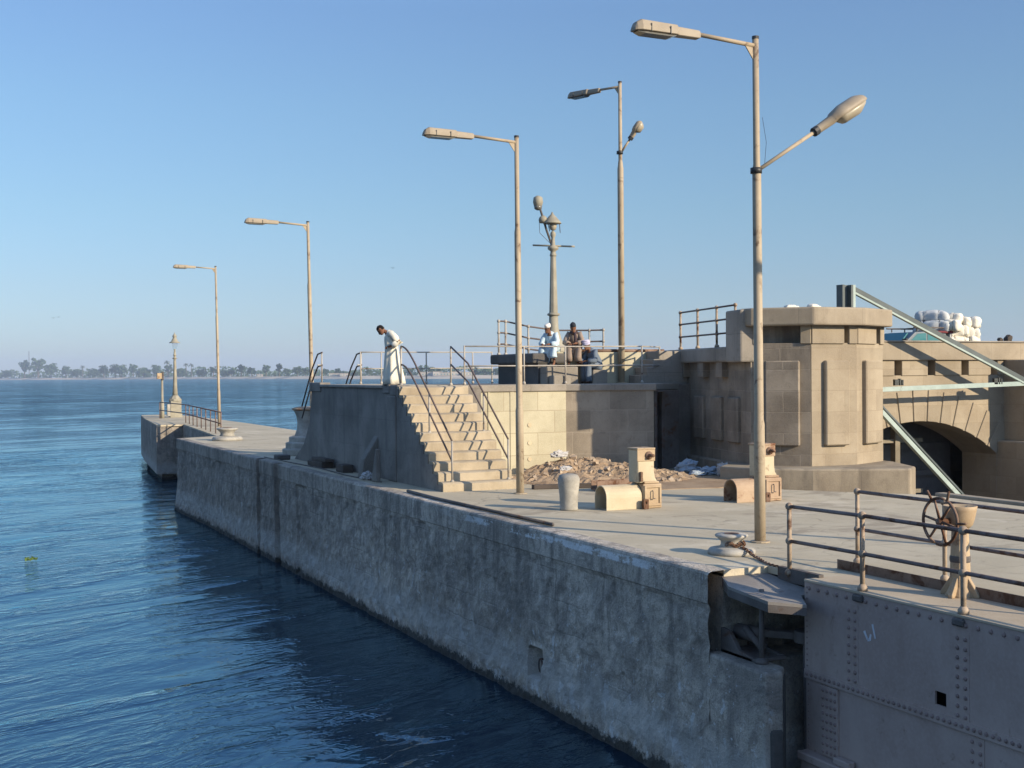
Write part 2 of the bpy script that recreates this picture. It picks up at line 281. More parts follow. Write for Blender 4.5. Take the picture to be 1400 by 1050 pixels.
    # tide marks: pale scoured band then dark wet slime at the water
    wob = t.math('ADD', zz, t.math('MULTIPLY', t.math('SUBTRACT', n4, 0.5), 0.9))
    pale = t.math('MULTIPLY', t.ramp(wob, 0.25, 0.45), t.ramp(wob, 1.15, 0.7))
    col = t.mix(t.math('MULTIPLY', pale, 0.45), col, (0.46, 0.45, 0.42))
    wet = t.ramp(t.math('ADD', zz, t.math('ADD', t.math('MULTIPLY', t.math('SUBTRACT', n2, 0.5), 0.5), t.math('MULTIPLY', t.math('SUBTRACT', n3, 0.5), 0.35))), 0.22, 0.12)
    col = t.mix(t.math('MULTIPLY', wet, 0.9), col, (0.02, 0.022, 0.02))
    t.l.new(col, b.inputs['Base Color']); b.inputs['Roughness'].default_value = 0.88; b.inputs['Specular IOR Level'].default_value = 0.25
    bp = t.new('ShaderNodeBump'); bp.inputs['Strength'].default_value = 0.9; bp.inputs['Distance'].default_value = 0.06
    h = t.math('SUBTRACT', t.math('ADD', t.math('MULTIPLY', n2, 0.7), t.math('ADD', t.math('MULTIPLY', n3, 0.45), t.math('MULTIPLY', n5, 0.25))), t.math('ADD', t.math('MULTIPLY', jf, 0.5), t.math('MULTIPLY', knob, 0.7)))
    t.l.new(h, bp.inputs['Height']); t.l.new(bp.outputs[0], b.inputs['Normal'])
    return m
M['lock_wall'] = lock_wall_mat()

def water_mat():
    m = bpy.data.materials.new('river_water'); m.use_nodes = True; t = NT(m); t.n.clear()
    out = t.new('ShaderNodeOutputMaterial'); g = t.new('ShaderNodeNewGeometry'); pos = g.outputs['Position']
    df = t.new('ShaderNodeBsdfDiffuse'); df.inputs['Color'].default_value = (0.001, 0.012, 0.034, 1)
    gl = t.new('ShaderNodeBsdfGlossy'); gl.inputs['Color'].default_value = (0.62, 0.90, 1.0, 1); gl.inputs['Roughness'].default_value = 0.06
    fr = t.new('ShaderNodeFresnel'); fr.inputs['IOR'].default_value = 1.95; mx = t.new('ShaderNodeMixShader')
    rot = t.mapping(pos, (1, 1, 1), rot=(0, 0, R(-25)))
    a = t.noise(t.mapping(rot, (0.9, 2.0, 1)), 1.3, 3, 0.55, 0.9); c = t.noise(t.mapping(rot, (1, 1.6, 1)), 4.0, 3, 0.55, 0.5)
    big = t.noise(t.mapping(rot, (0.022, 0.075, 1)), 1.0, 5, 0.62, 0.6); gust = t.noise(t.mapping(rot, (0.10, 0.34, 1)), 1.0, 4, 0.55, 1.2)
    calm = t.math('ADD', t.math('MULTIPLY', t.ramp(big, 0.42, 0.60), 0.6), t.math('MULTIPLY', t.ramp(gust, 0.46, 0.64), 0.6))
    h = t.math('MULTIPLY', t.math('ADD', a, t.math('MULTIPLY', c, 0.26)), t.math('ADD', 0.16, t.math('MULTIPLY', calm, 1.25)))
    ln = t.new('ShaderNodeVectorMath', operation='LENGTH'); t.l.new(pos, ln.inputs[0])
    bp = t.new('ShaderNodeBump'); bp.inputs['Strength'].default_value = 0.9
    t.l.new(t.math('ADD', 0.085, t.math('MULTIPLY', t.ramp(ln.outputs['Value'], 25, 420), 0.42)), bp.inputs['Distance']); t.l.new(h, bp.inputs['Height'])
    for n_ in (df, gl, fr): t.l.new(bp.outputs[0], n_.inputs['Normal'])
    t.l.new(fr.outputs[0], mx.inputs[0]); t.l.new(df.outputs[0], mx.inputs[1]); t.l.new(gl.outputs[0], mx.inputs[2]); t.l.new(mx.outputs[0], out.inputs[0])
    return m
M['water'] = water_mat()

# ------------------------------------------------------------------ mesh helpers
XF = None       # (scale, pivot, place): where a group modelled at unit scale is set up on the ground
def xf(p):
    p = Vector(p)
    if XF: k, a, b = XF; p = b + (p - a) * k
    return p
BRIDGE_XF = (1.09, Vector((19.0, 25.0, 3.2)), Vector((20.71, 27.25, 2.9516)))
class MB:
    def __init__(s): s.v = []; s.f = []; s.marks = []
    def mark(s, i): s.marks.append((len(s.f), i)); return s      # faces added from here on use material i
    def add(s, vs, fs):
        o = len(s.v); s.v += [Vector(p) for p in vs]; s.f += [tuple(i + o for i in f) for f in fs]
        return s
    def box(s, x0, x1, y0, y1, z0, z1):
        return s.add([(x0, y0, z0), (x1, y0, z0), (x1, y1, z0), (x0, y1, z0), (x0, y0, z1), (x1, y0, z1), (x1, y1, z1), (x0, y1, z1)],
                     [(3, 2, 1, 0), (4, 5, 6, 7), (0, 1, 5, 4), (1, 2, 6, 5), (2, 3, 7, 6), (3, 0, 4, 7)])
    def prism(s, poly, z0, z1):
        """plan polygon (any winding) raised from z0 to z1"""
        a = sum(poly[i][0] * poly[(i + 1) % len(poly)][1] - poly[(i + 1) % len(poly)][0] * poly[i][1] for i in range(len(poly)))
        if a < 0: poly = poly[::-1]
        n = len(poly)
        return s.add([(x, y, z0) for x, y in poly] + [(x, y, z1) for x, y in poly],
                     [tuple(range(n))[::-1], tuple(range(n, 2 * n))] + [(i, (i + 1) % n, n + (i + 1) % n, n + i) for i in range(n)])
    def extrude(s, poly, u, v, w, o, length):
        """profile of (a, b) pairs along unit vectors u, v, pushed along w"""
        o, u, v, w = Vector(o), Vector(u), Vector(v), Vector(w); n = len(poly)
        p = [o + u * a + v * b for a, b in poly]
        return s.add(p + [q + w * length for q in p], [tuple(range(n)), tuple(range(n, 2 * n))[::-1]] + [((i + 1) % n, i, n + i, n + (i + 1) % n) for i in range(n)])
    def ring(s, c, t, rx, ry, n, up=None, fn=None):
        c, t = Vector(c), Vector(t).normalized(); up = Vector(up) if up else (Vector((0, 0, 1)) if abs(t.z) < 0.95 else Vector((0, 1, 0)))
        a = t.cross(up).normalized(); b = a.cross(t).normalized()
        out = []
        for i in range(n):
            th = 2 * math.pi * i / n; k = fn(th) if fn else 1
            out.append(c + a * math.cos(th) * rx * k + b * math.sin(th) * ry * k)
        return out
    def loft(s, rings, caps=True):
        n = len(rings[0]); o = len(s.v)
        for r in rings: s.v += [Vector(p) for p in r]
        for k in range(len(rings) - 1):
            for i in range(n):
                j = (i + 1) % n; s.f.append((o + k * n + i, o + k * n + j, o + (k + 1) * n + j, o + (k + 1) * n + i))
        if caps:
            s.f.append(tuple(o + i for i in range(n))[::-1]); e = o + (len(rings) - 1) * n; s.f.append(tuple(e + i for i in range(n)))
        return s
    def tube(s, pts, r, n=10, caps=True):
        pts = [Vector(p) for p in pts]; rr = r if isinstance(r, (list, tuple)) else [r] * len(pts)
        rings = []; up = None
        for k, p in enumerate(pts):
            if k == 0: t = pts[1] - p
            elif k == len(pts) - 1: t = p - pts[k - 1]
            else: t = (pts[k + 1] - p).normalized() + (p - pts[k - 1]).normalized()
            t = t.normalized()
            if up is None or abs(t.dot(up)) > 0.98: up = Vector((0, 0, 1)) if abs(t.z) < 0.9 else Vector((0, 1, 0))
            rings.append(s.ring(p, t, rr[k], rr[k], n, up))
        return s.loft(rings, caps)
    def lathe(s, prof, c=(0, 0, 0), n=20, sx=1, sy=1):
        c = Vector(c)
        rings = [[c + Vector((math.cos(2 * math.pi * i / n) * r * sx, math.sin(2 * math.pi * i / n) * r * sy, z)) for i in range(n)] for r, z in prof]
        return s.loft(rings)
    def ball(s, c, r, n=10, m=6, sc=(1, 1, 1)):
        c = Vector(c); rings = []
        for k in range(m + 1):
            th = math.pi * (0.02 + 0.96 * k / m)
            rings.append([c + Vector((math.cos(2 * math.pi * i / n) * math.sin(th) * r * sc[0], math.sin(2 * math.pi * i / n) * math.sin(th) * r * sc[1], -math.cos(th) * r * sc[2])) for i in range(n)])
        return s.loft(rings)
    def onface(s, P, Q, a0, a1, z0, z1, d, back=0.05):
        """box standing d proud of the vertical face P->Q (outside on the right of travel), from a0 to a1 metres along it"""
        P, Q = Vector((P[0], P[1], 0)), Vector((Q[0], Q[1], 0)); t = (Q - P).normalized(); n = Vector((t.y, -t.x, 0))
        c = [P + t * a0 - n * back, P + t * a1 - n * back, P + t * a1 + n * d, P + t * a0 + n * d]
        return s.prism([(p.x, p.y) for p in c], z0, z1)
    def build(s, name, mat, parent=None, smooth=False, bevel=0.0, seg=1, jit=0.0):
        off = world_loc(parent) if parent else Vector((0, 0, 0))
        me = bpy.data.meshes.new(name)
        vs = [xf(p) - off for p in s.v]
        if jit: vs = [p + Vector((random.uniform(-jit, jit), random.uniform(-jit, jit), random.uniform(-jit, jit))) for p in vs]
        me.from_pydata(vs, [], s.f); me.update()
        for st, mi in s.marks:
            for p in list(me.polygons)[st:]: p.material_index = mi
        bm = bmesh.new(); bm.from_mesh(me); bmesh.ops.recalc_face_normals(bm, faces=bm.faces)
        uvl = bm.loops.layers.uv.new('UVMap')
        for f in bm.faces:
            n = f.normal
            if abs(n.z) > 0.7:
                for l in f.loops: l[uvl].uv = (l.vert.co.x + off.x, l.vert.co.y + off.y)
            else:
                t = Vector((0, 0, 1)).cross(n); t = t.normalized() if t.length > 1e-6 else Vector((1, 0, 0))
                for l in f.loops: l[uvl].uv = ((l.vert.co + off).dot(t), l.vert.co.z + off.z)
            f.smooth = smooth
        bm.to_mesh(me); bm.free()
        o = bpy.data.objects.new(name, me); scene.collection.objects.link(o)
        for q in (mat if isinstance(mat, (list, tuple)) else [mat]): me.materials.append(M[q] if isinstance(q, str) else q)
        if parent: o.parent = parent
        if bevel:
            b = o.modifiers.new('bevel', 'BEVEL'); b.width = bevel; b.segments = seg; b.limit_method = 'ANGLE'; b.angle_limit = R(40)
        return o

def world_loc(o):
    v = Vector((0, 0, 0))
    while o: v += o.location; o = o.parent
    return v

def tag(o, label=None, cat=None, group=None, kind=None):
    if label: o['label'] = label
    if cat: o['category'] = cat
    if group: o['group'] = group
    if kind: o['kind'] = kind
    return o
def thing(name, label, cat, loc=(0, 0, 0), group=None):
    o = bpy.data.objects.new(name, None); scene.collection.objects.link(o); o.location = xf(loc); o.empty_display_size = 0.2
    return tag(o, label, cat, group)
def copy_tree(o, parent=None):
    c = o.copy(); scene.collection.objects.link(c)
    if parent: c.parent = parent
    for ch in [x for x in scene.objects if x.parent == o]: copy_tree(ch, c)
    return c
def unit2(P, Q):
    t = (Vector((Q[0], Q[1], 0)) - Vector((P[0], P[1], 0))); L = t.length
    return t / L, L

DZ = 3.2          # quay deck above the water
PZ = 5.68         # upper platform

# ------------------------------------------------------------------ water and far land
def water():
    xs = [-42 + 0.3 * i for i in range(int(58 / 0.3) + 1)]; ys = [3 + 0.3 * j for j in range(int(110 / 0.3) + 1)]
    nx, ny = len(xs), len(ys); v = []; f = []
    for j, y in enumerate(ys):
        for i, x in enumerate(xs):
            e = min(i, nx - 1 - i, j, ny - 1 - j) / 12.0; e = min(1, e)
            p = Vector((x * 0.62 + y * 0.22, y * 0.80 - x * 0.27, 0))
            h = 0.030 * noise.fractal(p * 1.1, 0.95, 2.1, 3) * (0.55 + 0.9 * abs(noise.noise(Vector((x * 0.09, y * 0.05, 4.4)))))
            v.append((x, y, h * e))
    for j in range(ny - 1):
        for i in range(nx - 1): a = j * nx + i; f.append((a, a + 1, a + nx + 1, a + nx))
    me = bpy.data.meshes.new('water'); L = 9000
    x0, x1, y0, y1 = xs[0], xs[-1], ys[0], ys[-1]; b = len(v)
    v += [(-L, -L, 0), (L, -L, 0), (L, L, 0), (-L, L, 0), (x0, -L, 0), (x1, -L, 0), (x0, L, 0), (x1, L, 0), (x0, y0, 0), (x1, y0, 0), (x1, y1, 0), (x0, y1, 0)]
    f += [(b, b + 4, b + 6, b + 3), (b + 5, b + 1, b + 2, b + 7), (b + 4, b + 5, b + 9, b + 8), (b + 11, b + 10, b + 7, b + 6)]
    me.from_pydata(v, [], f); me.update()
    for p in me.polygons: p.use_smooth = True
    o = bpy.data.objects.new('river_water', me); scene.collection.objects.link(o); me.materials.append(M['water']); tag(o, kind='structure')
water()

BANK = [(-500, 5200), (-200, 4600), (0, 4000), (200, 3300), (350, 2600), (480, 2150), (620, 1900), (760, 1850), (1000, 1850), (1400, 1900), (2000, 2300)]
def bank_depth(px):
    for (a, da), (b, db) in zip(BANK, BANK[1:]):
        if a <= px <= b: return da + (db - da) * (px - a) / (b - a)
    return 4000
def far_bank():
    mb = MB(); rows = []
    pxs = [-500 + 25 * i for i in range(101)]
    for dd, z in ((0, -0.3), (12, 1.6), (60, 4.6), (110, 5.4), (4200, 5.6)):
        rows.append([Vector((*horiz(px, bank_depth(px) + dd + (0 if dd > 1000 else 14 * noise.noise(Vector((px * 0.03, dd, 0))))), z)) for px in pxs])
    n = len(pxs)
    for k in range(2):
        m = MB(); o = 0
        rr = rows[:4] if k == 0 else rows[3:]
        for r in rr: m.v += r
        for a in range(len(rr) - 1):
            for i in range(n - 1): m.f.append((a * n + i, a * n + i + 1, (a + 1) * n + i + 1, (a + 1) * n + i))
        tag(m.build('sand_bank' if k == 0 else 'far_land', 'sand' if k == 0 else 'field', smooth=True), kind='structure')
far_bank()

def crown_mesh(rx, rz, zc, nclump, nleaf, leaf, flat=1.0):
    mb = MB()
    for c in range(nclump):
        d = Vector((random.gauss(0, 1), random.gauss(0, 1), random.gauss(0, 0.8))).normalized() * random.uniform(0.25, 0.95)
        cc = Vector((d.x * rx, d.y * rx, zc + d.z * rz)); cr = random.uniform(0.25, 0.45) * rx
        for k in range(nleaf):
            q = Vector((random.gauss(0, 1), random.gauss(0, 1), random.gauss(0, 1))).normalized() * cr * random.uniform(0.4, 1)
            p = cc + Vector((q.x, q.y, q.z * 0.8)); s = leaf * random.uniform(0.6, 1.3)
            a = Vector((random.gauss(0, 1), random.gauss(0, 1), random.gauss(0, 1))).normalized(); b = a.orthogonal().normalized()
            mb.add([p + a * s, p + b * s, p - a * s, p - b * s], [(0, 1, 2, 3)])
    return mb
def tree_proto(kind):
    t = thing('far_tree', '', 'tree')
    if kind == 'palm':
        trunk = MB().tube([(0, 0, 0), (0.4, 0, 8), (0.2, 0.3, 17)], [0.6, 0.5, 0.45], 7); trunk.build('trunk', 'bark', t)
        cr = MB()
        for k in range(22):
            an = 2 * math.pi * k / 22 + random.uniform(-.1, .1); up = random.uniform(-0.3, 1.1); L = random.uniform(4, 5.5)
            d = Vector((math.cos(an), math.sin(an), 0)); sd = Vector((-d.y, d.x, 0)); p0 = Vector((0.2, 0.3, 17))
            pts = [p0 + d * (L * s) + Vector((0, 0, up * L * s - 0.9 * L * s * s)) for s in (0, 0.33, 0.66, 1)]
            w = [0.25, 0.7, 0.6, 0.05]
            vs = [];
            for p, ww in zip(pts, w): vs += [p + sd * ww, p - sd * ww]
            cr.add(vs, [(0, 1, 3, 2), (2, 3, 5, 4), (4, 5, 7, 6)])
        cr.build('crown', 'leaf2', t)
    else:
        rx, rz, zc, h = {'round': (9, 7, 12, 8), 'tall': (7, 10, 16, 9), 'low': (11, 5, 7, 4)}[kind]
        tr = MB().tube([(0, 0, 0), (0.3, 0.2, h * 0.6), (0, 0, h + 3)], [1.0, 0.8, 0.4], 7)
        for k in range(5):
            an = 2 * math.pi * k / 5; tr.tube([(0, 0, h * 0.7), (math.cos(an) * rx * 0.5, math.sin(an) * rx * 0.5, zc)], [0.45, 0.15], 5)
        tr.build('trunk', 'bark', t)
        crown_mesh(rx, rz, zc, 26, 34, 1.0).build('crown', 'leaf', t)
    return t
TL = {'round': 'broad rounded hazy tree on the far river bank', 'tall': 'tall dense hazy tree on the far river bank', 'low': 'low spreading hazy tree on the far river bank', 'palm': 'slender palm standing above the far bank trees'}
protos = {}
def plant(kind, px, dd, s, label=None):
    if kind not in protos: o = protos[kind] = tree_proto(kind)
    else: o = copy_tree(protos[kind])
    x, y = horiz(px, bank_depth(px) + dd); o.location = (x, y, 4.9); s *= 1.2; o.scale = (s, s, s * random.uniform(0.92, 1.15)); o.rotation_euler = (0, 0, random.uniform(0, 6.28))
    tag(o, label or TL[kind], 'tree', 'trees along the far bank')
rt = random.Random(21)
for px, kind, s in [(-30, 'round', 2.4), (10, 'low', 1.6), (34, 'tall', 2.2), (52, 'tall', 2.5), (70, 'round', 1.9), (90, 'round', 1.5), (105, 'low', 1.6), (113, 'palm', 1.55), (128, 'low', 1.7), (142, 'round', 1.5), (158, 'round', 1.7), (166, 'round', 1.6), (182, 'tall', 1.35), (196, 'low', 1.6),
                    (210, 'palm', 1.45), (214, 'round', 1.35), (229, 'palm', 1.75), (231, 'tall', 1.2), (247, 'low', 1.4), (255, 'palm', 1.4), (262, 'palm', 1.35), (276, 'low', 1.3), (292, 'tall', 1.0), (308, 'low', 1.1), (317, 'round', 0.9), (330, 'tall', 1.1), (344, 'round', 0.9),
                    (364, 'tall', 0.95), (382, 'tall', 0.9), (392, 'round', 0.8), (407, 'round', 0.9), (418, 'round', 0.85), (445, 'round', 0.65), (462, 'round', 0.7), (470, 'low', 0.7), (488, 'low', 0.6), (505, 'round', 0.55), (548, 'low', 0.55), (560, 'round', 0.6),
                    (575, 'tall', 0.55), (590, 'round', 0.6), (600, 'round', 0.55), (650, 'low', 0.6), (664, 'round', 0.55), (680, 'round', 0.55)]:
    plant(kind, px, rt.uniform(70, 140), s)
protos['palm']
def far_wood():
    mb = MB(); rr = random.Random(4)
    for k in range(12000):
        px = rr.uniform(-300, 1500); d = bank_depth(px); x, y = horiz(px, d + rr.uniform(120, 260))
        hh = (d / 4000) * 40 * (0.5 + 0.6 * noise.noise(Vector((px * 0.045, 3.3, 0)))) + 3
        p = Vector((x, y, 5 + rr.uniform(0, 1) * hh)); s = rr.uniform(1.4, 3.2) * (0.5 + d / 4000)
        a = Vector((rr.gauss(0, 1), rr.gauss(0, 1), rr.gauss(0, 1))).normalized(); b = a.orthogonal().normalized()
        mb.add([p + a * s, p + b * s, p - a * s, p - b * s], [(0, 1, 2, 3)])
    tag(mb.build('far_wood', 'leaf'), 'hazy belt of undergrowth and trees along the far bank', 'wood', kind='stuff')
far_wood()

def far_house(px, w, h, dd=65):
    d = bank_depth(px) + dd; x, y = horiz(px, d)
    t = thing('far_house', 'long low pale house among the trees on the far bank', 'house', (x, y, 5.0), 'pale houses on the far bank')
    hw = w / 2
    u = R0; mb = MB(); P = (x - u.x * hw, y - u.y * hw); Q = (x + u.x * hw, y + u.y * hw)
    mb.onface(P, Q, 0, w, 5.0, 5.0 + h, 0, 7); mb.build('wall', 'house', t)
    MB().onface(P, Q, -0.4, w + 0.4, 5.0 + h, 5.4 + h, 0.4, 7.4).build('roof', 'stone', t)
    for k in range(int(w / 5)): MB().onface(P, Q, 1.5 + 5 * k, 3.3 + 5 * k, 6.3, 8.0, 0.05, 0.2).build('window', 'car_glass', t)
for i, (px, w, h) in enumerate([(355, 12, 5), (458, 22, 5.5), (470, 14, 5), (583, 26, 6), (598, 14, 6.5), (610, 20, 5), (624, 16, 6), (640, 18, 5)]): far_house(px, w, h)
def far_mast():
    x, y = horiz(40, 4150); t = thing('radio_mast', 'thin tall lattice mast rising above trees on the far left bank', 'mast', (x, y, 3))
    MB().tube([(x, y, 3), (x, y, 95)], [1.1, 0.9], 6).build('pole', 'old_iron', t)
    m = MB()
    for k in range(12): m.box(x - 1.6, x + 1.6, y - 1.6, y + 1.6, 10 + 7 * k, 10.5 + 7 * k)
    m.build('platform', 'old_iron', t)
far_mast()
def far_poles():
    for i, px in enumerate([92, 108, 125, 188, 263, 315, 347]):
        d = bank_depth(px) + 40; x, y = horiz(px, d)
        m = MB().tube([(x, y, 2), (x, y, 2 + 9 * d / 3000)], [0.45, 0.35], 6); m.box(x - 1.6, x + 1.6, y - 0.2, y + 0.2, 1 + 8.4 * d / 3000, 1.4 + 8.4 * d / 3000)
        tag(m.build('utility_pole', 'bracket_white'), 'small pale utility pole on the far sandy bank', 'pole', 'utility poles on the far bank')
far_poles()

# ------------------------------------------------------------------ lock wall, quay
LX = 9.7
def lock_wall():
    t = thing('lock_wall', 'long weathered grey concrete lock wall rising from the water', 'wall', (LX, 30, 0))
    ys = [14.56 + 0.09 * i for i in range(int(42.44 / 0.09) + 1)] + [57.0]
    rows = [(0.32, 3.2), (0.06, 3.2), (0.018, 3.186), (0.0, 3.15)] + [(0.0, 3.15 - 0.08 * k) for k in range(1, 6)] + [(0.022, 2.73)] + [(0.03, 2.66 - 0.085 * k) for k in range(39)]
    v = []; f = []; ny = len(ys)
    for r, (dx, z) in enumerate(rows):
        for y in ys:
            d = dx; zz = z
            p = Vector((y * 0.9, z * 0.9, 0.0))
            edge = noise.fractal(Vector((y * 1.7, 7.1, 0)), 0.8, 2, 4) * 0.03 + max(0, noise.noise(Vector((y * 0.9, 2.2, 0))) - 0.3) * 0.08
            if r in (1, 2): d += edge; zz -= max(0, edge) * 0.5
            elif r == 3: d += edge * 0.4
            elif z > 2.7: d += 0.008 * noise.fractal(p * 4, 0.8, 2, 4)
            else:
                d += 0.045 * noise.fractal(p * 1.6, 0.75, 2, 5) + 0.02 * noise.noise(p * 6)
                if 0.5 < z < 1.02 and 19.93 < y < 20.42: d += 0.26        # mooring niche
                if 0.1 < z < 2.7 and 36.0 < y < 36.6: d += 0.07            # shallow fender slot
            if z < 3.21 and r > 1:
                for ya, yb, dd in ((41.25, 41.65, 0.45), (38.65, 39.15, 0.35), ):   # stop-log grooves
                    if ya < y < yb: d += dd
            elif r <= 1:
                for ya, yb, dd in ((41.25, 41.65, 0.2), (38.65, 39.15, 0.15)):
                    if ya < y < yb and r == 1: d += dd
            if z < 1.2 and y > 50: d -= (1.2 - z) * 0.12 * min(1, (y - 50) / 5)
            v.append((LX + d, y, zz))
    for r in range(len(rows) - 1):
        for i in range(ny - 1): a = r * ny + i; f.append((a, a + 1, a + ny + 1, a + ny))
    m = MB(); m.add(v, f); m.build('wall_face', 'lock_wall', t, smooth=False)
    # body behind the face, the notch and the pier nose
    MB().prism([(10.0, 14.62), (10.0, 57.0), (9.75, 57.02), (11.7, 58.2), (16.6, 58.2), (19, 45), (20.1, 40), (20.1, 31.5), (19.1, 27.0), (18.5, 26.2), (18.05, 24.0), (20.0, 21.5), (20.1, 14.62)], -2, 3.14).build('wall_body', 'lock_wall', t)
    MB().prism([(11.7, 58.15), (12.9, 73.6), (16.5, 73.6), (16.6, 58.15)], -2, 3.14).build('notch_wall', 'lock_wall', t)
    nose = MB(); nose.prism([(11.4, 73.5), (12.9, 73.7), (16.5, 73.55), (16.4, 82), (15.9, 93.5), (13.4, 93.5), (12.5, 85.7)], 0.35, 3.14)
    nose.prism([(11.75, 73.9), (12.9, 74.1), (16.2, 74), (16.1, 82), (15.6, 93), (13.7, 93), (12.8, 85.7)], -2, 0.35); nose.build('pier_nose', 'lock_wall', t)
    m = MB(); m.prism([(9.73, 13.28), (9.98, 13.24), (10.2, 13.5), (10.2, 13.95), (11.3, 13.95), (11.3, 14.7), (9.73, 14.7)], -2, 2.05)
    m.build('hinge_ledge', 'lock_wall', t, bevel=0.04, seg=2)
    m = MB(); m.prism([(9.99, 13.22), (10.21, 13.48), (10.21, 13.9), (10.05, 13.9)], -2, 1.98); m.prism([(9.80, 13.24), (10.0, 13.215), (10.0, 13.6), (9.80, 13.6)], -2, 1.3); m.build('ledge_end', 'dark_stone', t, bevel=0.05, seg=2, jit=0.012)
    # ring in the niche
    rg = MB(); pts = [(LX + 0.1, 20.08 + 0.075 * math.sin(a), 0.72 + 0.12 * math.cos(a)) for a in [2 * math.pi * k / 16 for k in range(17)]]
    rg.tube(pts, 0.016, 6, False); rg.tube([(LX + 0.3, 20.08, 0.82), (LX + 0.08, 20.08, 0.84)], 0.02, 6); rg.build('mooring_ring', 'old_iron', t, True)
    # recess wall behind the gate and the body of the quay beside it
    MB().prism([(11.55, -6), (11.55, 14.62), (20.1, 14.62), (20.2, 18), (20.2, -6)], -2, 3.14).build('gate_recess_wall', 'lock_wall', t)
lock_wall()
def deck():
    o = MB().prism([(10.0, 14.6), (10.0, 57.0), (9.8, 57.05), (11.75, 58.2), (12.0, 61.5), (12.95, 73.55), (11.42, 73.5), (12.52, 85.7), (13.42, 93.45), (15.88, 93.45), (16.38, 82), (16.55, 73.5), (16.55, 60), (18.95, 45), (20.08, 40), (20.3, 31.5), (19.25, 26.9), (18.6, 26.2), (18.12, 23.95), (20.05, 21.5), (20.08, 18.2), (20.18, 14), (20.18, -6), (11.58, -6), (11.58, 13.42), (10.75, 13.42), (10.75, 14.6)], 3.10, 3.196)
    tag(o.build('quay_deck', 'deck'), kind='structure')
deck()
def far_edge():   # pale kerb along the landward edge of the deck
    m = MB()
    for (P, Q) in [((20.2, 21.2), (20.2, -6)), ]:
        m.onface(P, Q, 0, 27, 3.15, 3.26, 0.06, 0.22)
    tag(m.build('edge_kerb', 'coping', bevel=0.015), 'low stone kerb along the landward edge of the quay', 'kerb')
far_edge()

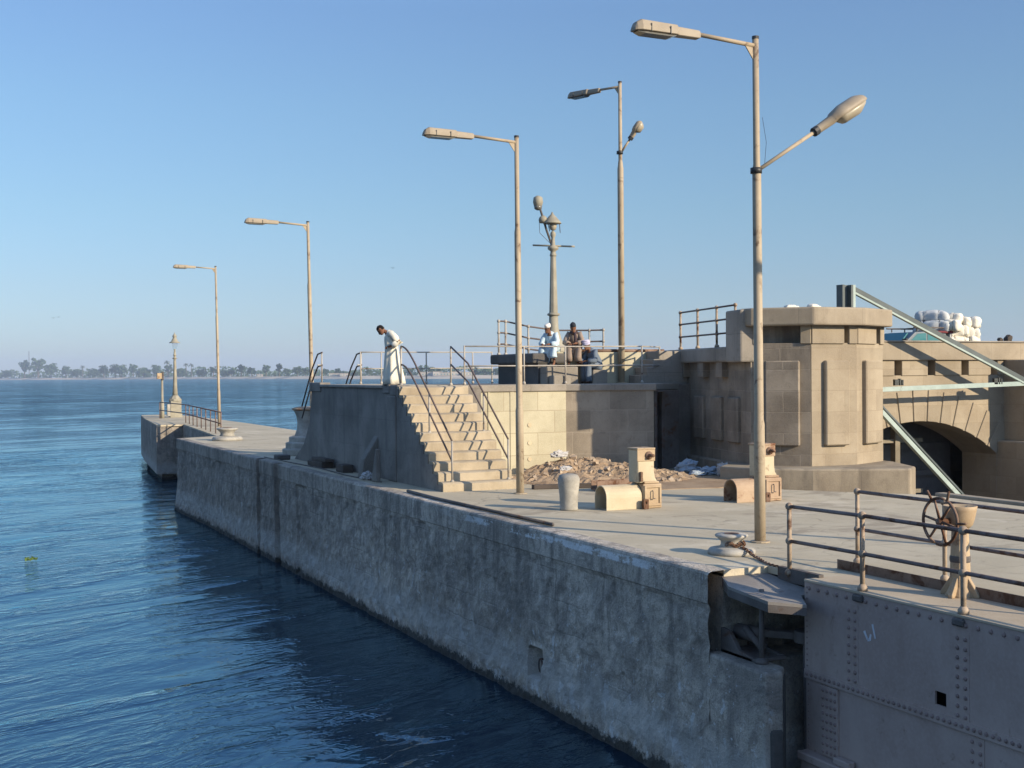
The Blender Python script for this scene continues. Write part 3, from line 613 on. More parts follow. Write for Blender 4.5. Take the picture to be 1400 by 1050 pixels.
# ------------------------------------------------------------------ staircase and landing block
SX0, SX1 = 10.8, 12.72
def staircase():
    t = thing('stone_staircase', 'broad stone staircase with worn steps climbing to the upper landing', 'staircase', (SX0, 27.3, DZ))
    n = 11; rise = (PZ - DZ) / n; run = 0.30; y0 = 27.3
    m = MB()
    nx = 15
    for k in range(n):
        za, zb = DZ - 0.02 + rise * k if k else DZ - 0.05, DZ + rise * (k + 1)
        ya = y0 + run * k; yb = 31.2
        xs = [SX0 + (SX1 - SX0) * i / nx for i in range(nx + 1)]
        # nosing profile with rounded, worn front edge; each tread slightly hollowed
        v = []
        for i, x in enumerate(xs):
            w = 0.026 * noise.noise(Vector((x * 2.3, k * 3.7, 0))) + 0.026 * math.sin(math.pi * i / nx) ** 2 + 0.012
            e = 0.02 * noise.noise(Vector((x * 4, k * 9.1, 4)))
            v += [(x, ya + e, za), (x, ya + e, zb - 0.05), (x, ya + 0.018 + w, zb - 0.012 - w * 0.5), (x, ya + 0.07 + w, zb - w * 0.55), (x, min(ya + run + 0.1, yb), zb - 0.004)]
        f = []
        for i in range(nx):
            for c in range(4): a = i * 5 + c; f.append((a, a + 5, a + 6, a + 1))
        o = len(m.v); m.add(v, f)
        m.f.append(tuple(o + q for q in (4, 3, 2, 1, 0)))
        e5 = o + nx * 5; m.f.append(tuple(e5 + q for q in range(5)))
        zlow = DZ - 0.05
        m.box(SX0 + 0.002, SX1 - 0.002, ya + 0.1, 31.15, za, zb - 0.05)
    m.build('steps', 'stair', t)
    fk = MB(); pts = [(y0 + 0.06, DZ - 0.05)]
    for k in range(n): pts += [(y0 + run * k + 0.06, DZ + rise * (k + 1) - 0.075), (y0 + run * (k + 1) + (0.06 if k < n - 1 else 0.0), DZ + rise * (k + 1) - 0.075)]
    pts += [(31.1, PZ - 0.075), (31.1, DZ - 0.05)]
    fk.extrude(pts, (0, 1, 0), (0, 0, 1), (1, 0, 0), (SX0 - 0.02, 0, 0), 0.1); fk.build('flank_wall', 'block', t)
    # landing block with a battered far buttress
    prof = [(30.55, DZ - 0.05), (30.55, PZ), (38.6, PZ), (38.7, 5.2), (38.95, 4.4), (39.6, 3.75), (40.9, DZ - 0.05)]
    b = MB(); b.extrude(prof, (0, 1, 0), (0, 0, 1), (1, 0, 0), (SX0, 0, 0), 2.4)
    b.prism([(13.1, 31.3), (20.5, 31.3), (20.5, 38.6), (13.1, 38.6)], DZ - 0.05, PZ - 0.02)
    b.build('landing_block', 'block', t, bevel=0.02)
    # flank facing the lock, and its kerb stones
    k = MB()
    k.prism([(SX0 - 0.05, 31.03), (SX0 + 0.3, 31.0), (SX0 + 0.3, 31.55), (SX0 - 0.05, 31.55)], PZ - 0.2, PZ + 0.07)
    k.build('kerb_stone', 'block', t, bevel=0.03, seg=2, jit=0.006); k = MB()
    k.prism([(SX0 - 0.05, 37.5), (SX0 + 0.3, 37.5), (SX0 + 0.3, 38.75), (SX0 - 0.05, 38.75)], PZ - 0.22, PZ + 0.07)
    k.build('kerb_stone', 'block', t, bevel=0.03, seg=2, jit=0.006); k = MB()
    k.prism([(SX0 - 0.035, 30.52), (SX0 + 0.25, 30.52), (SX0 + 0.25, 31.0), (SX0 - 0.035, 31.0)], PZ - 0.25, PZ + 0.03)
    k.build('kerb_stone', 'block', t, bevel=0.03, seg=2, jit=0.006)
    c = MB(); c.prism([(SX0 - 0.06, 31.56), (SX0 + 0.4, 31.56), (SX0 + 0.4, 37.48), (SX0 - 0.06, 37.48)], PZ - 0.07, PZ + 0.012); c.build('coping', 'coping_old', t, bevel=0.02)
    p = MB(); p.box(SX0 - 0.06, SX0 + 0.02, 30.5, 31.15, DZ, PZ - 0.26); p.build('pilaster', 'block', t, bevel=0.02)
    p = MB(); p.extrude([(0, 0), (-0.5, 0), (-0.42, 0.5), (0, 1.15)], (1, 0, 0), (0, 0, 1), (0, 1, 0), (SX0 + 0.02, 32.05, DZ), 0.35); p.build('buttress', 'block', t, bevel=0.02)
    fl = MB(); fl.box(SX0 + 0.4, 12.9, 30.6, 38.55, PZ - 0.02, PZ + 0.006); fl.build('landing_floor', 'deck', t)
staircase()

def leaning_slab():
    o = MB(); o.extrude([(0, 0), (0.42, 0), (0.08, 0.86), (0, 0.86)], (0, 1, 0), (0, 0, 1), (1, 0, 0), (10.25, 30.6, DZ), 0.12)
    tag(o.build('stone_slab', 'block', bevel=0.02), 'upright broken concrete slab leaning by the landing block', 'slab')
leaning_slab()

# retaining wall of the upper platform
W0, W1, W2 = (SX1 + 0.02, 31.24), (16.1, 31.24), (18.35, 30.2)
def retaining_wall():
    t = thing('retaining_wall', 'cream blockwork retaining wall below the upper platform', 'wall', (16.1, 31.24, DZ))
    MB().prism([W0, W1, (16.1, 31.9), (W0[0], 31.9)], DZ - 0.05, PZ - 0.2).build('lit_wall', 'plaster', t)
    MB().prism([(16.1, 31.25), W2, (18.6, 30.75), (18.6, 31.9), (16.1, 31.9)], DZ - 0.05, PZ - 0.2).build('darker_wall', 'plaster_dark', t)
    m = MB(); m.prism([(W0[0] - 0.0, 31.19), (16.09, 31.19), (18.4, 30.13), (18.9, 31.0), (20.2, 31.4), (20.4, 32.6), (W0[0], 32.6)], PZ - 0.2, PZ - 0.0); m.build('coping', 'coping_old', t, bevel=0.02)
    p = MB(); p.onface(W0, W1, 0.95, 1.0, DZ, PZ - 0.2, 0.025); p.onface(W0, W1, 0.33, 0.45, DZ, PZ - 0.2, 0.02); p.onface(W0, W1, 1.62, 1.74, DZ, PZ - 0.2, 0.02)
    p.build('pilaster_strip', 'plaster', t)
    # round plugged weep holes
    q = MB()
    for zz in (4.55, 4.05, 3.6):
        q.tube([(14.95, 31.26, zz), (14.95, 31.222, zz)], 0.06, 12)
    q.build('weep_hole_plug', 'cream_paint', t)
    # steel guide channel in the slot beside the wing wall
    s = MB(); s.box(18.42, 18.50, 30.28, 30.55, DZ, PZ - 0.22); s.box(18.86, 18.96, 30.6, 30.8, DZ, PZ - 0.22); s.box(18.5, 19.6, 30.85, 30.95, DZ, PZ - 0.22); s.box(18.36, 19.0, 30.25, 30.7, PZ - 0.24, PZ - 0.2)
    s.build('steel_guide', 'old_iron', t)
retaining_wall()

# parapet, seat block and small steps on the upper platform
def platform_parapet():
    t = thing('platform_parapet', 'low stone parapet with stepped seat block on the upper platform', 'parapet', (17.4, 32.2, PZ))
    m = MB(); m.box(16.3, 20.4, 32.2, 32.6, PZ - 0.02, 6.6); m.build('wall', 'plaster', t, bevel=0.015)
    m = MB(); m.tube([(17.0, 32.32, 6.645), (20.0, 32.32, 6.645)], 0.05, 8); m.build('pipe', 'rust_iron', t, True)
    b = MB(); b.prism([(15.5, 32.15), (16.65, 32.15), (16.65, 35.2), (15.5, 35.2)], 6.27, 6.57); b.build('cap_slab', 'dark_stone', t, bevel=0.06, seg=2)
    b = MB(); b.prism([(15.7, 32.2), (16.6, 32.2), (16.6, 35.0), (15.7, 35.0)], PZ - 0.02, 6.27); b.build('plinth', 'dark_stone', t)
    s = MB(); s.box(15.75, 16.75, 31.72, 32.18, PZ - 0.02, 6.17); s.build('seat_step', 'coping_old', t, bevel=0.02)
    s = MB(); s.box(15.8, 16.35, 31.4, 31.71, PZ - 0.02, 5.92); s.build('foot_step', 'coping_old', t, bevel=0.02)
    s = MB(); s.box(17.25, 17.75, 31.78, 32.18, PZ - 0.02, 6.08); s.build('seat_stone', 'coping_old', t, bevel=0.02)
platform_parapet()
def corner_steps():
    m = MB()
    for k in range(4): m.box(18.7 + 0.2 * k, 20.3, 31.45, 32.19, PZ - 0.02 + 0.235 * k, PZ + 0.235 * (k + 1))
    tag(m.build('corner_steps', 'coping_old', bevel=0.015), 'short dark stone steps rising to the bridge abutment', 'steps')
corner_steps()

# ------------------------------------------------------------------ bridge: pier, wing wall, arch
PIER = [(17.75, 24.65), (18.73, 23.70), (20.03, 23.63), (21.38, 24.25)]
WING = [(20.6, 32.75), (19.3, 26.9)]
def offset(poly, d):
    out = []
    n = len(poly)
    for i in range(n):
        p = Vector((*poly[i], 0)); ds = []
        if i > 0: t, _ = unit2(poly[i - 1], poly[i]); ds.append(Vector((t.y, -t.x, 0)))
        if i < n - 1: t, _ = unit2(poly[i], poly[i + 1]); ds.append(Vector((t.y, -t.x, 0)))
        if len(ds) == 2:
            b = (ds[0] + ds[1]).normalized(); k = d / max(0.3, b.dot(ds[0])); p = p + b * k
        else: p = p + ds[0] * d
        out.append((p.x, p.y))
    return out
def bridge():
    t = thing('stone_bridge', 'sandstone barrage bridge with polygonal pier, corbelled parapet and arch', 'bridge', (19.5, 25, DZ))
    body = PIER + [(21.1, 26.4), (18.4, 26.4)]
    m = MB(); m.prism(PIER[1:] + [(21.5, 26.4), (18.75, 26.4)], 3.6, 6.66); m.prism([(18.9, 23.95), (19.95, 23.88), (21.15, 24.42), (21.3, 26.35), (18.78, 26.35)], 6.66, 7.1); m.build('pier', 'stone', t, bevel=0.012)
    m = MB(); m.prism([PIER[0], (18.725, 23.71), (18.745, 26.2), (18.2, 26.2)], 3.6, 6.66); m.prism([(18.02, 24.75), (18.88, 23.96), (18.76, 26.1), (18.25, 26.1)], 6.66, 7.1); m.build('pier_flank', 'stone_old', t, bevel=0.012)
    pl = [(16.95, 24.9), (17.4, 23.6), (18.2, 22.98), (20.2, 22.02), (20.8, 22.5), (21.5, 24.0), (21.7, 26.0), (18.2, 26.0)]
    m = MB(); m.prism(pl, 1.5, 3.74); m.build('pier_plinth', 'plinth', t, bevel=0.05, seg=2)
    # coping on the pier
    cp = offset(PIER, 0.26); c = MB(); c.prism([(cp[0][0] - 0.05, cp[0][1] + 0.35)] + cp + [(21.75, 26.3), (18.2, 26.3)], 7.07, 7.5); c.build('pier_coping', 'coping', t, bevel=0.045, seg=2)
    # corbels under the coping
    for (P, Q), spans in (((PIER[0], PIER[1]), [(0.0, 0.10), (1.12, 1.365)]), ((PIER[1], PIER[2]), [(0.0, 0.92), (1.06, 1.302)]), ((PIER[2], PIER[3]), [(0.0, 1.02), (1.26, 1.48)])):
        for a0, a1 in spans:
            MB().onface(P, Q, a0, a1, 6.64, 7.08, 0.045, 0.26).build('corbel', 'stone', t, bevel=0.012)
    # raised panels
    for (P, Q), a0, a1, mt in (((PIER[0], PIER[1]), 0.30, 1.10, 'stone_old'), ((PIER[1], PIER[2]), 0.34, 1.02, 'stone'), ((PIER[2], PIER[3]), 0.3, 1.2, 'stone')):
        MB().onface(P, Q, a0, a1, 4.22, 6.24, 0.12).build('panel', mt, t, bevel=0.03)
    # arch wall
    XL, XR, YB = 20.9, 27.55, 26.25
    xc, zc, r = 24.4, 0.05, 4.55
    def arch(x): 
        d = abs(x - xc); return zc + math.sqrt(max(0, r * r - d * d)) if d < 2.85 else -2
    m = MB(); N = 40
    xs = [xc - 2.84 + 5.68 * i / N for i in range(N + 1)]
    m.box(XL - 0.5, xs[0], YB, YB + 1.3, -2, 5.86); m.box(xs[-1], XR + 3.5, YB, YB + 1.3, -2, 5.86); m.box(XL - 0.5, XR + 3.5, YB + 0.25, YB + 1.3, 5.86, 6.3)
    for i in range(N):
        a, b = xs[i], xs[i + 1]; za, zb = arch(a), arch(b)
        m.add([(a, YB, za), (b, YB, zb), (b, YB, 5.86), (a, YB, 5.86), (a, YB + 1.3, za), (b, YB + 1.3, zb), (b, YB + 1.3, 5.86), (a, YB + 1.3, 5.86)],
              [(0, 1, 2, 3), (7, 6, 5, 4), (1, 0, 4, 5), (2, 3, 7, 6)])
    m.build('arch_wall', 'stone', t)
    # voussoirs
    v = MB(); nb = 13; th = math.asin(2.84 / r)
    for k in range(nb):
        a0 = -th + 2 * th * k / nb + 0.008; a1 = -th + 2 * th * (k + 1) / nb - 0.008
        pts = []
        for a in (a0, (a0 + a1) / 2, a1): pts.append((xc + math.sin(a) * (r + 0.0), zc + math.cos(a) * (r + 0.0)))
        for a in (a1, (a0 + a1) / 2, a0): pts.append((xc + math.sin(a) * (r + 0.86), zc + math.cos(a) * (r + 0.86)))
        v.extrude(pts, (1, 0, 0), (0, 0, 1), (0, 1, 0), (0, YB - 0.03, 0), 0.4)
    v.build('arch_ring', 'stone', t, bevel=0.012)
    # parapet with corbel blocks and dark slots between them
    p = MB(); p.box(XL + 0.1, XR + 6, 26.14, 26.6, 6.27, 6.77); p.build('parapet', 'coping', t, bevel=0.03, seg=2)
    lp = MB(); lp.box(XL + 0.1, XR + 6, 26.10, 26.62, 6.765, 6.81); lp.build('parapet_cap', 'coping_old', t, bevel=0.012)
    px = [21.5, 22.35, 23.45, 24.62, 25.84, 26.98]
    edges = [21.2] + [22.62, 23.70, 24.85, 26.05, 27.1] + [28.3]
    slots = [(23.52, 23.78), (24.70, 24.96), (25.92, 26.18), (27.02, 27.27)]
    cur = 21.2
    for a, b in slots:
        MB().box(cur, a, 26.22, 26.52, 5.85, 6.275).build('corbel', 'stone', t, bevel=0.012); cur = b
    MB().box(cur, 27.5, 26.22, 26.52, 5.85, 6.275).build('corbel', 'stone', t, bevel=0.012)
    # next pilaster to the right
    q = MB(); q.box(27.52, 31, 25.3, 26.3, 3.9, 6.27); q.build('pilaster', 'stone', t, bevel=0.02)
    q = MB(); q.box(27.25, 31, 24.6, 26.3, -2, 4.0); q.build('pilaster_plinth', 'stone', t, bevel=0.04)
    # roadway
    rd = MB(); rd.box(18.9, 60, 26.46, 33.6, 5.3, 5.62); rd.build('roadway', 'road', t)
    bp = MB(); bp.box(20.6, 60, 33.2, 33.6, 5.62, 6.5); bp.build('rear_parapet', 'coping', t)
    bw = MB(); bw.box(20.7, 60, 32.9, 33.2, -2, 5.3); bw.box(31, 60, 26.25, 27.5, -2, 6.27); bw.box(18.8, 21.5, 27.5, 33.3, -2, 5.3); bw.build('rear_wall', 'stone_old', t)
def wing():
    t = thing('wing_wall', 'shaded stone wing wall with corbels running back from the bridge pier', 'wall', (20, 30, DZ))
    P, Q = WING; u, L = unit2(P, Q); nrm = Vector((u.y, -u.x, 0))
    def wp(a, d): v = Vector((*P, 0)) + u * a + nrm * d; return (v.x, v.y)
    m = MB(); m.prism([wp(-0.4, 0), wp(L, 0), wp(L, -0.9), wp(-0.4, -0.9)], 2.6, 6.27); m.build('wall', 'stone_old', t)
    m = MB(); m.prism([wp(-0.5, 0.26), wp(L - 1.1, 0.26), wp(L - 0.8, 0.08), wp(L - 0.2, 0.06), wp(L - 0.2, -0.9), wp(-0.5, -0.9)], 6.26, 6.67); m.build('coping', 'coping_old', t, bevel=0.05, seg=2)
    m = MB(); m.prism([wp(0.2, 0.12), wp(L + 0.05, 0.12), wp(L + 0.05, -0.2), wp(0.2, -0.2)], 2.6, 3.55); m.build('plinth', 'stone_old', t, bevel=0.04)
    m = MB(); m.prism([wp(L - 0.98, 0.31), wp(L + 0.05, 0.31), wp(L + 0.05, -0.3), wp(L - 0.98, -0.3)], 6.24, 7.62); m.build('end_stone', 'coping_old', t, bevel=0.05, seg=2)
    for a in (1.05, 2.62, 4.02): MB().onface(P, Q, a, a + 0.44, 5.84, 6.27, 0.2).build('corbel', 'stone_old', t, bevel=0.015)
    for a in (2.0, 3.35, 4.55): MB().onface(P, Q, a, a + 0.75, 4.08, 5.30, 0.10).build('panel', 'stone_old', t, bevel=0.03)
wing()
XF = BRIDGE_XF; bridge(); XF = None
def sluice():
    t = thing('sluice_gate', 'dark steel sluice gate in its frame under the bridge arch', 'sluice gate', (24.4, 28.5, 0))
    MB().box(21.5, 27.6, 28.4, 28.5, -2, 5.3).build('gate_plate', 'sluice', t)
    f = MB()
    f.box(24.55, 24.72, 27.35, 27.55, 0, 4.6)
    for z in (3.95, 3.1, 2.5): f.box(23.0, 25.6 if z > 3.5 or z < 3 else 25.2, 27.4, 27.52, z, z + 0.11)
    f.box(23.15, 23.4, 27.3, 27.6, -1, 4.6)
    f.build('frame', 'sluice_frame', t)
    MB().box(21.2, 23.15, 27.0, 28.3, -2, 4.6).build('side_panel', 'stone', t)
    b = MB()
    for z in (1.2, 2.0, 2.9, 3.7): b.box(23.2, 27.2, 28.2, 28.38, z, z + 0.15)
    b.build('girder', 'sluice', t)
XF = BRIDGE_XF; sluice()

def derrick():
    t = thing('steel_derrick', 'pale green steel derrick frame with long diagonal beam before the bridge', 'derrick', (21.4, 25.4, DZ))
    Y = 25.42
    m = MB(); m.box(21.28, 21.34, Y - 0.12, Y + 0.12, 3.0, 8.2); m.box(21.06, 21.28, Y + 0.02, Y + 0.05, 3.0, 8.2); m.box(21.0, 21.06, Y - 0.12, Y + 0.12, 3.0, 8.2); m.build('mast', 'dark_green', t)
    m = MB(); m.box(21.345, 21.42, Y - 0.12, Y + 0.12, 3.0, 8.2); m.build('mast_flange', 'green_steel', t)
    def beam(A, B, h, w, name, mt, dz=0):
        A, B = Vector(A), Vector(B); d = (B - A); L = d.length; d.normalize(); n = Vector((0, 1, 0)); up = n.cross(d) * -1
        if up.z < 0: up = -up
        MB().extrude([(-w / 2, -h / 2 + dz), (w / 2, -h / 2 + dz), (w / 2, h / 2 + dz), (-w / 2, h / 2 + dz)], n, up, d, A, L).build(name, mt, t, bevel=0.006)
    A, B = (21.42, Y, 8.08), (27.9, Y, 5.48)
    beam(A, B, 0.12, 0.08, 'upper_chord', 'dark_green', 0.036)
    beam(A, B, 0.055, 0.10, 'lower_chord', 'green_steel', -0.054)
    beam((21.42, Y, 5.48), (27.9, Y, 5.62), 0.125, 0.06, 'tie_beam', 'green_steel')
    beam((21.42, Y, 4.95 + 0.8), (25.6, Y, 2.1), 0.12, 0.12, 'strut', 'green_steel', -0.02)
    beam((21.42, Y + 0.02, 5.02 + 0.8), (25.6, Y + 0.02, 2.17), 0.055, 0.14, 'strut_angle', 'dark_green', 0.045)
    for x in (22.95, 26.45):
        f = MB(); f.box(x - 0.16, x - 0.03, Y - 0.03, Y + 0.05, 5.60, 5.76); f.box(x, x + 0.05, Y - 0.03, Y + 0.05, 5.60, 5.78); f.box(x + 0.09, x + 0.13, Y - 0.03, Y + 0.05, 5.60, 5.75); f.build('fitting', 'insulator', t)
derrick(); XF = None

# ------------------------------------------------------------------ railings
def railing(name, label, cat, posts, rails, mat_post, mat_rail, h=1.0, r_post=0.028, r_rail=0.024, balls=True, zs=None, group=None, loc=None):
    """posts: list of base points; rails: heights above the base"""
    t = thing(name, label, cat, posts[0] if loc is None else loc, group)
    for p in posts:
        m = MB(); p = Vector(p); m.tube([p - Vector((0, 0, 0.03)), p + Vector((0, 0, h))], r_post, 8)
        m.lathe([(r_post * 2, 0), (r_post * 2, 0.05), (r_post, 0.09)], p, 8)
        if balls:
            for z in rails: m.ball(p + Vector((0, 0, z)), r_post * 1.75, 8, 6)
        m.build('post', mat_post, t, True)
    for z in rails:
        m = MB()
        m.tube([Vector(p) + Vector((0, 0, z)) for p in posts], r_rail, 8); m.build('rail', mat_rail, t, True)
    return t
ft = railing('gate_railing', 'rusty two-rail fence on the water edge of the lock gate', 'railing', [(10.72, 14.06, DZ - 0.05), (10.56, 12.37, DZ), (10.56, 10.67, DZ), (10.56, 8.97, DZ), (10.56, 7.27, DZ), (10.56, 5.57, DZ)], (0.47, 0.95), 'rail_tan', 'rail', h=0.98, r_post=0.032, r_rail=0.026)
bk = railing('walkway_railing', 'rusty two-rail fence along the inner side of the gate walkway', 'railing', [(12.0, 14.16, DZ), (12.0, 12.45, DZ), (12.0, 10.75, DZ), (12.0, 9.05, DZ), (12.0, 7.35, DZ)], (0.5, 1.04), 'rail_tan', 'rail', h=1.06, r_post=0.03, r_rail=0.026)
PX = [(13.05, 31.35), (14.85, 31.35), (16.15, 31.35), (18.3, 30.75), (19.35, 31.5)]
railing('platform_railing', 'thin grey two-rail fence on the edge of the cream wall', 'railing', [(x, y, PZ) for x, y in PX], (0.52, 1.06), 'rail_grey', 'rail_grey', h=1.08, r_post=0.024, r_rail=0.02, balls=False)
railing('landing_railing', 'thin grey two-rail fence along the far side of the landing', 'railing', [(12.3, 38.2, PZ), (13.0, 38.2, PZ), (14.55, 38.2, PZ), (16.2, 38.2, PZ), (16.9, 38.2, PZ)], (0.5, 1.03), 'rail_grey', 'rail_grey', h=1.05, r_post=0.024, r_rail=0.02, balls=False)
railing('seat_block_railing', 'three-rail fence with ball joints behind the seated men', 'railing', [(15.72, 35.0, 6.55), (16.0, 35.1, 6.55), (16.78, 35.1, 6.4), (17.98, 35.5, 6.3), (19.0, 35.2, 6.3), (19.29, 34.8, 6.3)], (0.35, 0.7, 1.06), 'rail_grey', 'rail_dark', h=1.08, r_post=0.032, r_rail=0.026)
P, Q = WING; uw, Lw = unit2(P, Q)
wp = [Vector((*P, 6.68)) + Vector((uw.x, uw.y, 0)) * a + Vector((uw.y, -uw.x, 0)) * -0.05 for a in (0.55, 2.0, 3.5, 4.85)]
railing('wing_wall_railing', 'dark three-rail fence on top of the shaded wing wall', 'railing', [tuple(p) for p in wp], (0.38, 0.76, 1.12), 'rail_tan', 'rail_dark', h=1.15, r_post=0.034, r_rail=0.026)

def stair_rail(name, label, x, curved):
    t = thing(name, label, 'handrail', (x, 27.4, DZ))
    n = 11; sl = (PZ - DZ) / (n * 0.30)
    def z_at(y): return DZ + (y - 27.3) * sl + 0.12
    yb, ym, yt = 27.42, 28.9, 30.55
    for y, zb in ((yb, DZ + 0.2), (ym, z_at(ym) - 0.02), (30.95 if curved else 31.1, PZ)):
        top = min(z_at(min(y, 30.4)) + 0.98, PZ + 1.0) if y < 30.8 else PZ + 1.02
        MB().tube([(x, y, zb), (x, y, top)], 0.026, 8).lathe([(0.05, 0), (0.05, 0.04), (0.026, 0.07)], (x, y, zb), 8).build('post', 'rail_grey', t, True)
    for dz, kind in ((0.98, 'dark'), (0.5, 'dark')):
        pts = [(x, yb, z_at(yb) + dz), (x, 29.9, z_at(29.9) + dz)]
        if curved:
            for k in range(1, 7):
                a = k / 6; y = 29.9 + 1.05 * a; z = z_at(29.9) + dz + (PZ + dz + 0.06 - z_at(29.9) - dz) * math.sin(a * math.pi / 2) * 1.0
                pts.append((x, y, z))
        else: pts.append((x, 31.1, PZ + dz + 0.06))
        MB().tube(pts, 0.024, 8).build('handrail', 'rail_dark', t, True)
stair_rail('curved_stair_handrail', 'dark curved handrail on the lock side of the stone stairs', 11.08, True)
stair_rail('straight_stair_handrail', 'dark straight handrail on the wall side of the stone stairs', 12.55, False)
def far_stair_rail(name, label, x):
    t = thing(name, label, 'handrail', (x, 38.3, PZ))
    MB().tube([(x, 38.3, PZ), (x, 38.3, PZ + 1.03)], 0.025, 8).build('post', 'rail_grey', t, True)
    MB().tube([(x - 0.25, 37.9, PZ + 0.62), (x, 38.3, PZ + 0.62)], 0.02, 6).build('brace', 'rail_grey', t, True)
    for dz in (1.02, 0.62):
        MB().tube([(x, 38.25, PZ + dz), (x, 38.75, PZ + dz - 0.05), (x, 39.4, PZ + dz - 0.5), (x, 40.7, PZ + dz - 1.75)], 0.026, 8).build('handrail', 'rail_dark', t, True)
far_stair_rail('far_stair_handrail', 'dark handrail bending down behind the landing beside third lamp post', 11.05)
far_stair_rail('far_stair_handrail', 'dark sloping handrail end left of the man in white', 12.35)

# ------------------------------------------------------------------ lamp posts
def lamp_head(t, o, d, tilt=0.05, box=True):
    """long box lantern starting at o and running along d"""
    d = Vector(d).normalized(); o = Vector(o); side = d.cross(Vector((0, 0, 1))).normalized(); up = side.cross(d).normalized()
    def rr(s, w, z0, z1):
        c = o + d * s
        return [c + side * (-w) + up * z0, c + side * (-w * 1.02) + up * (z0 + 0.35 * (z1 - z0)), c + side * (-w * 0.72) + up * (z0 + 0.92 * (z1 - z0)), c + side * (-w * 0.3) + up * z1, c + side * (w * 0.3) + up * z1, c + side * (w * 0.72) + up * (z0 + 0.92 * (z1 - z0)), c + side * (w * 1.02) + up * (z0 + 0.35 * (z1 - z0)), c + side * w + up * z0]
    m = MB(); m.loft([rr(0, 0.05, -0.05, 0.045), rr(0.03, 0.068, -0.075, 0.06), rr(0.42, 0.08, -0.08, 0.07), rr(0.46, 0.115, -0.08, 0.09), rr(1.10, 0.125, -0.085, 0.095), rr(1.18, 0.10, -0.09, 0.045), rr(1.22, 0.075, -0.095, -0.04)])
    h = m.build('lamp_head', 'lamp_shell', t, False, bevel=0.008)
    m = MB(); m.loft([rr(0.48, 0.10, -0.10, -0.08), rr(0.56, 0.108, -0.125, -0.08), rr(1.05, 0.108, -0.13, -0.08), rr(1.17, 0.07, -0.105, -0.085)]); m.build('lens', 'lens', h)
    m = MB()
    for s in (0.6, 0.95):
        for w in (-1, 1): c = o + d * s + side * 0.122 * w; m.tube([c - up * 0.09, c + up * 0.03], 0.012, 6)
    m.build('clip', 'clip', h)
def cobra_head(t, o, d, L=0.75, r=0.19):
    d = Vector(d).normalized(); o = Vector(o); side = d.cross(Vector((0, 0, 1))).normalized(); up = side.cross(d).normalized()
    def ring(s, w, a, b): 
        c = o + d * s
        return [c + side * w * math.cos(q) + up * ((a if math.sin(q) > 0 else b) * math.sin(q)) for q in [2 * math.pi * k / 14 for k in range(14)]]
    m = MB(); m.loft([ring(0, 0.05, 0.05, 0.05), ring(0.05, 0.075, 0.075, 0.07), ring(0.42 * L, 0.09, 0.09, 0.075), ring(0.46 * L, r * 0.8, r * 0.6, 0.04), ring(0.65 * L, r, r * 0.75, 0.03), ring(1.0 * L, r * 1.0, r * 0.72, 0.03), ring(1.12 * L, r * 0.8, r * 0.5, 0.03), ring(1.18 * L, r * 0.4, r * 0.2, 0.02)])
    h = m.build('lamp_head', 'lamp_shell', t, True)
    m = MB(); m.loft([ring(0.48 * L, r * 0.6, 0.0, 0.06), ring(0.6 * L, r * 0.9, 0.0, r * 0.85), ring(0.95 * L, r * 0.9, 0.0, r * 0.9), ring(1.1 * L, r * 0.7, 0.0, r * 0.5), ring(1.16 * L, r * 0.3, 0, 0.03)]); m.build('lens', 'lens_cream', h, True)
    m = MB(); c = o; m.tube([c - d * 0.03, c + d * 0.06], 0.08, 10); m.build('clamp', 'clip', h)
def lamp_post(loc, H, label, arm=(-1, 0, 0.06), arm_len=1.08, z_joint=(1.92, 6.05), lean=0.0):
    t = thing('lamp_post', label, 'lamp post', loc, 'tan steel lamp posts along the quay'); x, y, z = loc
    lx = lambda hh: x + lean * hh
    j1, j2 = z_joint
    m = MB(); m.tube([(x, y, z - 0.05), (lx(j1), y, z + j1), (lx(j1 + .08), y, z + j1 + 0.08), (lx(j2), y, z + j2), (lx(j2 + .1), y, z + j2 + 0.1), (lx(H), y, z + H)], [0.092, 0.09, 0.076, 0.072, 0.056, 0.052], 14)
    m.build('pole', 'pole', t, True)
    MB().lathe([(0.16, 0), (0.16, 0.02), (0.1, 0.025)], (x, y, z), 12).build('base_plate', 'pole', t)
    c = MB(); c.tube([(lx(H), y, z + H - 0.02), (lx(H), y, z + H + 0.025)], 0.058, 12); c.build('pole_cap', 'clip', t)
    d = Vector(arm).normalized(); o = Vector((lx(H) - 0.0, y, z + H - 0.13)); e = o + d * arm_len
    m = MB(); m.tube([o, e + d * 0.06], 0.035, 10); m.build('arm', 'pole', t, True)
    g = MB(); g.extrude([(0.05, 0), (0.2, 0), (0.05, -0.2)], d, (0, 0, 1), d.cross(Vector((0, 0, 1))).normalized(), o - Vector((0, 0, 0.03)) - d.cross(Vector((0, 0, 1))).normalized() * 0.01, 0.02); g.build('bracket', 'pole', t)
    lamp_head(t, e, Vector((d.x, d.y, d.z * 0.3)))
    return t
p1 = lamp_post((12.15, 16.7, DZ), 8.2, 'nearest tall lamp post with a second lamp arm on its side', lean=-0.005)
lamp_post((12.22, 26.05, DZ), 8.25, 'tall lamp post standing at the foot of the stone stairs', lean=-0.004)
lamp_post((12.38, 44.1, DZ), 8.35, 'lamp post behind the landing block above the capstan', lean=-0.016)
lamp_post((14.15, 69.35, DZ), 8.85, 'farthest lamp post near the end railing of the quay', lean=-0.016)
lamp_post((18.8, 8.3, DZ), 8.3, 'lamp post on the landward side of the quay outside the picture')
